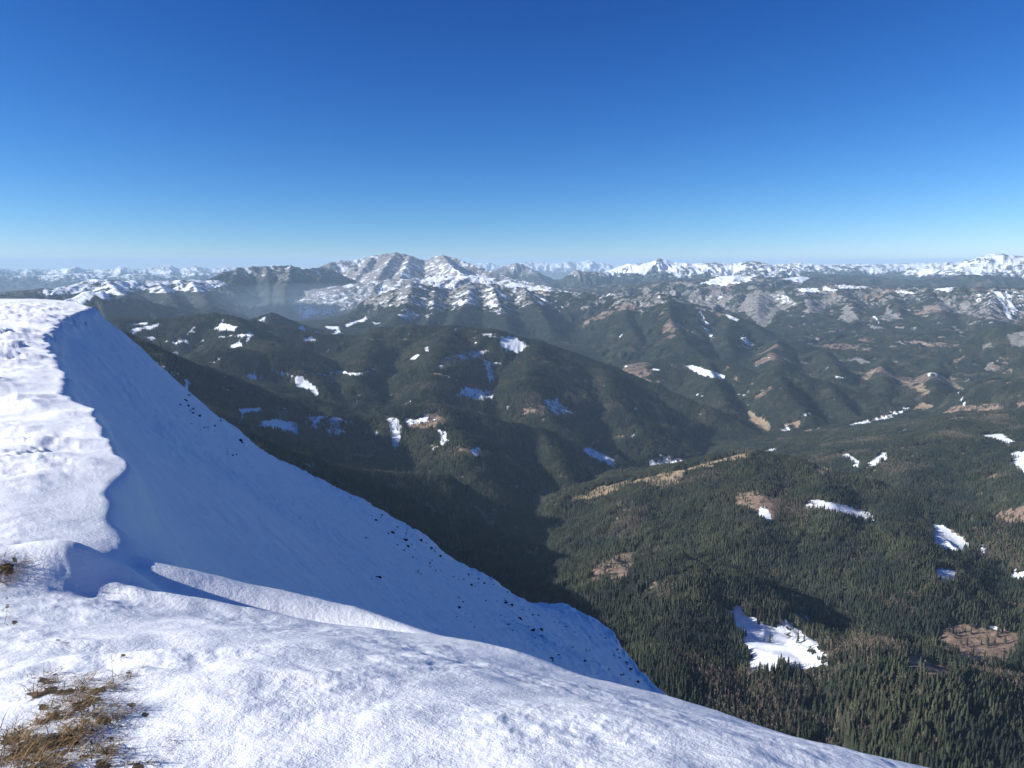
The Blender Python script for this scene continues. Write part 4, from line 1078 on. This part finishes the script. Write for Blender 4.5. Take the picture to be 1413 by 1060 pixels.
def forest_points(r0, r1, cell, lift):
    lim = R(38.5)
    xs = np.arange(-r1 * math.sin(lim), r1 * math.sin(lim), cell); ys = np.arange(r0 * 0.75, r1, cell)
    X, Y = np.meshgrid(xs, ys); X = X.ravel(); Y = Y.ravel()
    X = X + rng.uniform(-.3, .3, X.shape) * cell; Y = Y + rng.uniform(-.3, .3, Y.shape) * cell
    r = np.hypot(X, Y); az = np.arctan2(X, Y)
    k = (r > r0) & (r < r1) & (np.abs(az) < lim)
    X, Y, r, az = X[k], Y[k], r[k], az[k]
    fi, fj = grid_lookup(r, az)
    z = bil(FZ, fi, fj)
    pm = bil(prevmax, fi, fj)
    vis = (z + lift) / r >= pm
    X, Y, r, az, z, fi, fj = [q[vis] for q in (X, Y, r, az, z, fi, fj)]
    u, v = project(X, Y, z)
    inf = (u > -90) & (u < 1500) & (v < 1120)
    X, Y, r, az, z, fi, fj, u, v = [q[inf] for q in (X, Y, r, az, z, fi, fj, u, v)]
    nx, ny, nz = bil(FNX, fi, fj), bil(FNY, fi, fj), bil(FNZ, fi, fj)
    gx = -nx / nz; gy = -ny / nz
    C = {k_: bil(COV[k_], fi, fj) for k_ in COV}
    nn = fbm(X / 30, Y / 30, 3, 950)
    lim_ = 0.40 + 0.25 * nn
    keep = np.ones(X.shape, bool)
    for k_ in C: keep &= C[k_] < lim_
    keep &= (rng.random(X.shape) > 0.02)
    keep &= ~((fbm(X / 42, Y / 42, 3, 981) > 0.33) & (r < 5200))
    bare_n = fbm(X / 240, Y / 240, 4, 960)
    near = sstep(1750, 1250, r)
    bn = bare_n - 0.03 + 0.12 * near * sstep(950, 1250, u) + 0.04
    reg = sstep(1000, 1300, u) * sstep(2600, 5000, r) * 0.12
    bn = bn + reg
    lone = (~keep) & (rng.random(X.shape) < (0.16 - 0.13 * (C[S_] > .4) + 0.15 * ((C[T_] > .3) & (r < 3100))) ) & (r < 5200)
    bn = np.where(lone, -9.0, bn)
    keep = keep | lone
    return [q[keep] for q in (X, Y, z, r, gx, gy, bn, u, v)]

def matrices(X, Y, Z, gx, gy, sc, zs):
    n = len(X); th = rng.uniform(0, 2 * np.pi, n)
    c, s = np.cos(th) * sc, np.sin(th) * sc
    M = np.zeros((n, 4, 4), f32)     # row i = column i of the matrix (column-major storage)
    M[:, 0, 0] = c; M[:, 0, 1] = s; M[:, 0, 2] = gx * c + gy * s
    M[:, 1, 0] = -s; M[:, 1, 1] = c; M[:, 1, 2] = -gx * s + gy * c
    M[:, 2, 2] = zs
    M[:, 3, 0] = X; M[:, 3, 1] = Y; M[:, 3, 2] = Z; M[:, 3, 3] = 1
    return M

def pick(bn, off):
    t = rng.random(len(bn)) * 0.16
    idx = np.where(bn + t > 0.46, 4, np.where(bn + t > 0.36, 3, np.where(bn + t > 0.16, 1, np.where(rng.random(len(bn)) < 0.5, 0, 2))))
    return np.where(bn < -5, 10, idx + off)

nearP = forest_points(950, 5200, 14.2, 60)
farP = forest_points(5200, 10600, 30.0, 50)
print("clumps", len(nearP[0]), len(farP[0]))

# the nearest trees in view stand as single trees: take the clumps nearest to the camera out of the mass
slant = np.hypot(nearP[3], nearP[2])
infr = (nearP[7] > 5) & (nearP[7] < 1408) & (nearP[8] < 1062)
# must not be hidden by the snow ridge
def ridge_v(u):
    return np.interp(u, [0, 122] + [p[0] for p in sil[:28]] + [980, 1074, 1176, 1263, 1413], [410, 424] + [p[1] for p in sil[:28]] + [980, 1014, 1036, 1056, 1100])
infr &= nearP[6] > -5
infr &= nearP[8] < ridge_v(nearP[7]) - 2
order = np.argsort(np.where(infr, slant, 1e9))
single = order[:42]
keepmask = np.ones(len(slant), bool); keepmask[single] = False

allM = []; allI = []; allP = []
for P, off, mask, cell in ((nearP, 0, keepmask, 13), (farP, 5, np.ones(len(farP[0]), bool), 30)):
    X, Y, Z, r, gx, gy, bn, u, v = [q[mask] for q in P]
    hv = 1.0 + 0.30 * fbm(X / 170, Y / 170, 3, 970) + 0.35 * noise(X / 38, Y / 38, 972)
    M = matrices(X, Y, Z, gx, gy, 1.0 if off == 0 else 1.0, hv * rng.uniform(.85, 1.1, len(X)))
    allM.append(M); allI.append(pick(bn, off)); allP.append(np.stack([X, Y, Z], -1))
allM = np.concatenate(allM); allI = np.concatenate(allI); allP = np.concatenate(allP)
pm_ = bpy.data.meshes.new("spruce_forest")
pm_.vertices.add(len(allP)); pm_.vertices.foreach_set("co", allP.astype(f32).ravel())
set_attr(pm_, "matrix", allM, 'FLOAT4X4')
set_attr(pm_, "clump", allI, 'INT')
forest = link("spruce_forest", pm_, kind="stuff", label="dense dark spruce forest covering the valley slopes, mixed with bare brown trees", category="forest")
ng = bpy.data.node_groups.new("scatter", 'GeometryNodeTree')
ng.interface.new_socket("Geometry", in_out='INPUT', socket_type='NodeSocketGeometry')
ng.interface.new_socket("Geometry", in_out='OUTPUT', socket_type='NodeSocketGeometry')
gi = ng.nodes.new("NodeGroupInput"); go = ng.nodes.new("NodeGroupOutput")
iop = ng.nodes.new("GeometryNodeInstanceOnPoints")
ci = ng.nodes.new("GeometryNodeCollectionInfo"); ci.inputs[0].default_value = clu
ci.inputs["Separate Children"].default_value = True
ci.inputs["Reset Children"].default_value = True
na = ng.nodes.new("GeometryNodeInputNamedAttribute"); na.data_type = 'INT'; na.inputs["Name"].default_value = "clump"
nb = ng.nodes.new("GeometryNodeInputNamedAttribute"); nb.data_type = 'FLOAT4X4'; nb.inputs["Name"].default_value = "matrix"
st = ng.nodes.new("GeometryNodeSetInstanceTransform") if hasattr(bpy.types, "GeometryNodeSetInstanceTransform") else ng.nodes.new("GeometryNodeInstanceTransform")
iop.inputs["Pick Instance"].default_value = True
ng.links.new(gi.outputs[0], iop.inputs["Points"])
ng.links.new(ci.outputs[0], iop.inputs["Instance"])
def out_of(n):
    for o in n.outputs:
        if o.enabled and o.name == "Attribute": return o
    return n.outputs[0]
ng.links.new(out_of(na), iop.inputs["Instance Index"])
ng.links.new(iop.outputs[0], st.inputs["Instances"])
ng.links.new(out_of(nb), st.inputs["Transform"])
ng.links.new(st.outputs[0], go.inputs[0])
md = forest.modifiers.new("scatter", 'NODES'); md.node_group = ng

# single trees, nearest to the camera
def make_tree(kind, seed):
    rnd = random.Random(seed)
    e = bpy.data.objects.new("spruce_tree" if kind == "spruce" else "bare_tree", None)
    COL.objects.link(e)
    if kind == "spruce":
        h = rnd.uniform(16, 23)
        V, T, C = spruce_parts(h, h * .17, 6, 8, rnd, green(rnd))
        cr = tri_mesh("crown", V, T, C, [M_NEEDLE])
        V, T, C = trunk_parts(h * .9, .28, BARK)
    else:
        h = rnd.uniform(15, 20)
        V, T, C = bare_parts(h, 3.0, 90, rnd, twig(rnd))
        cr = tri_mesh("crown", V, T, C, [M_TWIG])
        V, T, C = trunk_parts(h * .95, .24, (0.16, .13, .10, 1))
    tk = tri_mesh("trunk", V, T, C, [M_BARK])
    link("crown", cr, e); link("trunk", tk, e)
    return e

protos = {"spruce": [make_tree("spruce", 900 + i) for i in range(5)], "bare": [make_tree("bare", 950 + i) for i in range(3)]}
used = set(); count = {"spruce": 0, "bare": 0}
rnd = random.Random(5)
for ci_, q in enumerate(single):
    X, Y, Z, r_, gx, gy, bn, u, v = [float(c[q]) for c in nearP]
    for i in range(3):
        for j in range(3):
            ox = (i - 1) * 4.6 + rnd.uniform(-1.8, 1.8); oy = (j - 1) * 4.6 + rnd.uniform(-1.8, 1.8)
            kind = "bare" if rnd.random() < (0.42 if bn > 0.30 else 0.12) else "spruce"
            if count[kind] >= 300: continue
            pr = rnd.choice(protos[kind])
            if pr.name in used:
                o = pr.copy(); COL.objects.link(o)
                for ch in list(pr.children):
                    c = ch.copy(); COL.objects.link(c); c.parent = o
            else:
                o = pr; used.add(pr.name)
            count[kind] += 1
            o.location = (X + ox, Y + oy, Z + gx * ox + gy * oy)
            o.rotation_euler = (0, 0, rnd.uniform(0, 6.28))
            s = rnd.uniform(.75, 1.15); o.scale = (s, s, s * rnd.uniform(.9, 1.1))
            if kind == "spruce":
                o["label"] = "dark green spruce in the nearest forest strip below the snow edge"
                o["category"] = "spruce tree"; o["group"] = "spruces nearest below the snow edge"
            else:
                o["label"] = "leafless grey brown tree in the nearest forest strip below the snow edge"
                o["category"] = "bare tree"; o["group"] = "bare trees nearest below the snow edge"
for k_ in protos:
    for pr in protos[k_]:
        if pr.name not in used:
            for ch in list(pr.children): bpy.data.objects.remove(ch)
            bpy.data.objects.remove(pr)

# ------------------------------------------------------------------ houses in the valley
def far_hit(u, v, dmin=0):
    d = ray(u, v); az = math.atan2(d[0], d[1]); e = d[2] / math.hypot(d[0], d[1])
    fj = np.full(len(rs), np.interp(az, azs, np.arange(len(azs)))); fi = np.arange(len(rs)).astype(float)
    z = bil(FZ, fi, fj)
    ok = (z / rs >= e) & (rs > dmin)
    if not ok.any(): return None
    k = int(np.argmax(ok))
    return np.array([math.sin(az) * rs[k], math.cos(az) * rs[k], z[k]])

def make_house():
    e = bpy.data.objects.new("house", None); COL.objects.link(e)
    w, l, h, rh = 4.5, 7.0, 6.5, 4.0
    V = [(-w,-l,-1),(w,-l,-1),(w,l,-1),(-w,l,-1),(-w,-l,h),(w,-l,h),(w,l,h),(-w,l,h),(0,-l,h+rh),(0,l,h+rh)]
    T = [(0,1,5),(0,5,4),(1,2,6),(1,6,5),(2,3,7),(2,7,6),(3,0,4),(3,4,7),(4,5,8),(6,7,9)]
    link("wall", tri_mesh("wall", V, T, [(0.62,.58,.5,1)] * len(V), [M_WALL]), e)
    w2, l2 = w + .8, l + .8; z1 = h - .7
    V = [(-w2,-l2,z1),(0,-l2,h+rh+.2),(0,l2,h+rh+.2),(-w2,l2,z1),(w2,-l2,z1),(w2,l2,z1),
         (-w2,-l2,z1+.5),(0,-l2,h+rh+.7),(0,l2,h+rh+.7),(-w2,l2,z1+.5),(w2,-l2,z1+.5),(w2,l2,z1+.5)]
    T = [(6,7,8),(6,8,9),(7,10,11),(7,11,8),(0,3,2),(0,2,1),(1,2,5),(1,5,4),(0,1,7),(0,7,6),(1,4,10),(1,10,7),(3,9,8),(3,8,2),(2,8,11),(2,11,5),(0,6,9),(0,9,3),(4,5,11),(4,11,10)]
    link("roof", tri_mesh("roof", V, T, [(0.11,.07,.06,1)] * len(V), [M_ROOF]), e)
    return e
hp = make_house(); first = True
spots = [(908,641,0),(915,645,0),(921,641,0),(928,648,0),(917,652,0),(934,643,0),(941,640,0),(925,637,0),(912,636,0),
         (1198,582,1),(1205,581,1),(1211,579,1),(1217,577,1),(1223,576,1),(1229,572,1),(1235,570,1),(1241,567,1),(1247,565,1),(1214,582,1),(1226,579,1),(1203,578,1),
         (1082,595,2),(1088,593,2),(1079,592,2)]
hl = [("small house in the snowy village hollow behind the meadow ridge", "houses in the snowy hollow"),
      ("tiny pale house in the string of houses along the far valley floor on the right", "houses along the far valley floor"),
      ("small farmhouse on the white field beside the round dry meadow", "farmhouses beside the dry meadow")]
for (u_, v_, g_) in spots:
    p = far_hit(u_, v_, 3900 if g_ == 0 else 4800)
    if p is None: continue
    if first: o = hp; first = False
    else:
        o = hp.copy(); COL.objects.link(o)
        for ch in list(hp.children):
            c = ch.copy(); COL.objects.link(c); c.parent = o
    o.location = p; o.rotation_euler = (0, 0, rnd.uniform(0, 3.14)); s = rnd.uniform(.9, 1.5); o.scale = (s, s, s)
    o["label"] = hl[g_][0]; o["group"] = hl[g_][1]; o["category"] = "house"

# ------------------------------------------------------------------ rocks and dwarf shrubs on the shaded slope
def rock_mesh(seed):
    rnd = random.Random(seed)
    bm = bmesh.new(); bmesh.ops.create_icosphere(bm, subdivisions=2, radius=1.0)
    ph = [rnd.uniform(-3, 3) for _ in range(6)]
    for v in bm.verts:
        c = v.co
        k = 1 + .28 * math.sin(2.3 * c.x + ph[0]) * math.cos(2.9 * c.y + ph[1]) + .20 * math.sin(5 * c.z + ph[2] + 3 * c.x) + rnd.uniform(-.10, .10)
        v.co = Vector((c.x * k, c.y * k * .8, c.z * k * .62))
    me = bpy.data.meshes.new("rock"); bm.to_mesh(me); bm.free()
    set_attr(me, "tint", np.tile([0.075, 0.066, 0.056, 1], (len(me.vertices), 1)), 'FLOAT_COLOR')
    me.materials.append(M_STONE)
    return me

def tuft_mesh(name, seed, n, h, spread, width, col, matl, droop=0.6, wind=(0.5, -0.3)):
    """bunch of bent blades, each a tapering strip of three quads"""
    rnd = random.Random(seed); V = []; T = []; C = []
    for k in range(n):
        a = rnd.uniform(0, 6.28); q = spread * math.sqrt(rnd.random())
        bx, by = q * math.cos(a), q * math.sin(a)
        l = h * rnd.uniform(.5, 1.25)
        d = Vector((math.cos(a) * .5 + wind[0] + rnd.uniform(-.6, .6), math.sin(a) * .5 + wind[1] + rnd.uniform(-.6, .6), 0))
        side = Vector((-d.y, d.x, 0)).normalized() * width * rnd.uniform(.6, 1.3)
        kk = rnd.uniform(.5, 1.5); t = tuple(c_ * kk for c_ in col) + (1,)
        c = len(V)
        dr = droop * rnd.uniform(.5, 1.4)
        for s in range(4):
            f = s / 3
            p = Vector((bx, by, -.01)) + d * (l * f * (.35 + dr * f)) + Vector((0, 0, l * (f - .62 * dr * f * f)))
            w = side * (1 - f * .92)
            V += [tuple(p - w), tuple(p + w)]; C += [t, t]
        for s in range(3):
            i = c + 2 * s; T += [(i, i + 1, i + 3), (i, i + 3, i + 2)]
    return tri_mesh(name, V, T, C, [matl])

rock_meshes = [rock_mesh(70 + i) for i in range(5)]
slope_spots = [(260,546,.5,'s'),(260,561,.45,'r'),(266,565,.55,'s'),(275,575,.5,'r'),(286,591,.4,'s'),(296,588,.35,'r'),(331,608,.6,'r'),(314,624,.25,'s'),(321,629,.3,'r'),
 (519,718,.55,'r'),(541,736,.6,'r'),(559,746,.7,'r'),(563,755,.6,'r'),(595,757,.55,'r'),(581,746,.55,'r'),(593,783,.5,'s'),(577,791,.45,'s'),(523,797,.6,'r'),(505,743,.35,'s'),
 (650,808,.5,'r'),(626,797,.4,'s'),(646,793,.45,'r'),(632,826,.5,'s'),(634,840,.45,'r'),(698,832,.55,'r'),(706,836,.6,'r'),(717,854,.5,'r'),(735,850,.45,'s'),(735,870,.6,'r'),
 (747,870,.55,'r'),(702,862,.5,'s'),(654,866,.4,'s'),(761,909,.5,'r'),(781,866,.4,'s'),(807,913,.45,'r'),(809,898,.4,'s'),(864,915,.6,'r'),(860,932,.6,'s'),(880,942,.5,'r'),
 (852,898,.5,'s'),(700,818,.4,'r'),(560,738,.4,'s'),(588,750,.4,'s'),(607,768,.45,'r'),(668,806,.4,'r'),(835,882,.35,'s'),(846,905,.4,'s'),(570,770,.3,'s'),(273,680,.14,'s'),(283,711,.13,'s'),(317,745,.12,'s'),
 (548,728,.35,'r'),(600,762,.35,'s'),(640,800,.3,'s'),(720,842,.35,'s'),(600,790,.3,'s'),(670,830,.35,'s'),(690,850,.3,'s'),(765,860,.3,'s'),(815,880,.3,'s'),(840,925,.35,'s'),(790,895,.3,'s'),(870,925,.5,'r')]
shrub_meshes = [tuft_mesh("shrub", 300 + i, 70, .55, .55, .035, (0.050, .040, .022), M_GRASS, .4, (.3, -.1)) for i in range(3)]
def where_on_slope(u, v):
    if u < 330: return "dark cluster high on the shaded snow edge"
    if u < 620: return "upper middle of the shaded snow edge"
    if u < 790: return "lower shaded slope before the small saddle"
    return "crumbling lower tip of the shaded slope"
nr_, ns_ = 0, 0
extra_spots = []
for (u_, v_, sz, k_) in slope_spots:
    for i in range(rnd.randint(1, 3)):
        extra_spots.append((u_ + rnd.gauss(1, 7), v_ + rnd.gauss(1, 5), sz * rnd.uniform(.25, .75), rnd.choice('rs')))
for (u_, v_, sz, k_) in slope_spots + extra_spots:
    p = near_hit(u_, v_)
    if p is None or math.hypot(p[0], p[1]) < 9: continue
    sz = sz * 7.4 * float(np.linalg.norm(p)) / F
    if k_ == 'r':
        o = link("rock", rnd.choice(rock_meshes)); sz *= .62
        o["label"] = "small dark rock poking from snow, " + where_on_slope(u_, v_); o["category"] = "rock"
        o.location = p + np.array([0, 0, .05 * sz])
    else:
        o = link("dwarf_shrub", rnd.choice(shrub_meshes))
        o["label"] = "small dark grass clump poking from snow, " + where_on_slope(u_, v_); o["category"] = "shrub"
        o.location = p
    o["group"] = ("rocks, " if k_ == 'r' else "grass clumps, ") + where_on_slope(u_, v_)
    o.rotation_euler = (rnd.uniform(-.2, .2), rnd.uniform(-.2, .5), rnd.uniform(0, 6.28))
    o.scale = (sz * rnd.uniform(.8, 1.3), sz * rnd.uniform(.8, 1.3), sz)

# ------------------------------------------------------------------ dry grass in the foreground
labels = {0: "flattened straw coloured grass tussock, upper left one of the melted patches in the foreground",
 2: "tangled brown grass tussock in the middle of the melted foreground patches",
 4: "small dark brown grass tuft at the upper right of the melted patches",
 7: "largest dry grass mat at the bottom left edge of the photo",
 13: "straw coloured grass tuft at the left edge, beside the windblown snow step"}
groups_of = [[0,1,24,27],[2,3,16,25],[4,5,17,21],[6,26],[7,8,9,10,12,28,30,31],[11,20],[13,14,22],[15,33,34,35],[18],[19],[23,29]]
glabel = [("grass_tussock","flattened straw coloured grass tussock, upper left of the melted foreground patches"),
 ("grass_tussock","tangled brown grass tussock in the middle of the melted foreground patches"),
 ("grass_tussock","small dark grass tufts at the upper right of the melted foreground patches"),
 ("grass_tussock","short dark tuft right of the tangled brown tussock"),
 ("grass_mat","largest dry grass mat spreading over the bottom left corner"),
 ("grass_tussock","brown tuft at the bottom edge just right of the largest grass mat"),
 ("grass_tussock","pale straw tuft at the left edge beside the windblown snow step"),
 ("grass_tussock","thin dark tuft at the left edge below the pale straw tuft"),
 ("grass_tussock","lone tiny grass stalk above the melted foreground patches on white snow"),
 ("grass_tussock","single small tuft alone in the white snow right of the grass mats"),
 ("grass_tussock","small tuft on the right rim of the largest grass mat")]
tuft_src = []
for gix, idxs in enumerate(groups_of):
    V = []; T = []; C = []
    rg = random.Random(600 + gix)
    for ix in idxs:
        pu, pv, pr = bare_spots[ix]
        nt_ = max(2, int(pr * pr * 0.09))
        for k in range(nt_):
            a = rg.uniform(0, 6.28); q = pr * math.sqrt(rg.random()) * 1.02
            p = near_hit(pu + q * math.cos(a) * 1.15, pv + q * math.sin(a), 14) if k % 4 == 0 or not T else None
            if p is None and k % 4 != 0:
                p = lastp + np.array([rg.uniform(-.05, .05), rg.uniform(-.05, .05), 0.0])
            if p is None: continue
            lastp = p
            for b in range(rg.randint(5, 9)):
                l = rg.uniform(.03, .10) * (1.0 if pr > 10 else .7) * (2.0 if pv < 870 else 1.0)
                an = rg.gauss(-0.5, 1.3)
                d = Vector((math.cos(an), math.sin(an), 0))
                up_ = rg.uniform(.03, .42) if rg.random() < .75 else rg.uniform(.5, 1.1)
                w = Vector((-d.y, d.x, 0)) * rg.uniform(.0011, .0026)
                base = Vector(p) + Vector((rg.uniform(-.03, .03), rg.uniform(-.03, .03), -.004))
                kk = rg.uniform(.55, 1.5); col = (0.27 * kk, 0.175 * kk, 0.085 * kk, 1) if rg.random() < .42 else (0.095 * kk, .075 * kk, .038 * kk, 1)
                c = len(V)
                for s in range(4):
                    f = s / 3
                    P_ = base + d * (l * f) + Vector((0, 0, l * up_ * (f - .55 * f * f) * 1.6))
                    ww = w * (1 - .9 * f)
                    V += [tuple(P_ - ww), tuple(P_ + ww)]; C += [col, col]
                for s in range(3):
                    i = c + 2 * s; T += [(i, i + 1, i + 3), (i, i + 3, i + 2)]
    if not V: continue
    nm, lb = glabel[gix]
    org = np.array(V).mean(0)
    me = tri_mesh(nm, np.array(V) - org, T, C, [M_GRASS])
    o = link(nm, me, label=lb, category="grass"); o.location = org

# ------------------------------------------------------------------ mist lying in the basin under the dark wall
mc = at(420, 432, 11600)
bm = bmesh.new(); bmesh.ops.create_uvsphere(bm, u_segments=48, v_segments=24, radius=1.0)
mm_ = bpy.data.meshes.new("mist"); bm.to_mesh(mm_); bm.free()
mist = link("mist", mm_, kind="stuff", label="pale bluish mist lying in the basin below the dark mountain wall")
mist.location = (mc[0], mc[1], -860); mist.scale = (2600, 2000, 560); mist.rotation_euler = (0, 0, .3)
for f_ in (.82, .64, .46):
    sub = link("mist", mm_, mist); sub.scale = (f_, f_, f_)
m = bpy.data.materials.new("mist_air"); m.use_nodes = True
nt = m.node_tree; nt.nodes.clear()
o_ = nt.nodes.new("ShaderNodeOutputMaterial"); pv_ = nt.nodes.new("ShaderNodeVolumePrincipled")
pv_.inputs["Color"].default_value = (0.70, 0.86, 1.0, 1)
pv_.inputs["Density"].default_value = 6.0e-5
nt.links.new(pv_.outputs[0], o_.inputs["Volume"])
mm_.materials.append(m)

# ------------------------------------------------------------------ air
bm = bmesh.new(); bmesh.ops.create_cube(bm, size=1.0)
hm = bpy.data.meshes.new("haze"); bm.to_mesh(hm); bm.free()
haze = link("haze", hm, kind="stuff", label="thin blue air haze over the whole landscape")
zlo, zhi = float(FZ.min()) - 30, max(float(FZ.max()), 2.0) + 25
haze.scale = (170000, 90000, zhi - zlo); haze.location = (0, 90000 / 2 - 8000, (zhi + zlo) / 2)
m = bpy.data.materials.new("haze_air"); m.use_nodes = True
nt = m.node_tree; nt.nodes.clear()
o_ = nt.nodes.new("ShaderNodeOutputMaterial"); pv_ = nt.nodes.new("ShaderNodeVolumePrincipled")
pv_.inputs["Color"].default_value = HAZE_COLOR
pv_.inputs["Density"].default_value = HAZE_DENSITY
pv_.inputs["Anisotropy"].default_value = 0.0
nt.links.new(pv_.outputs[0], o_.inputs["Volume"])
hm.materials.append(m)
print("z range", zlo, zhi, "single trees", count)
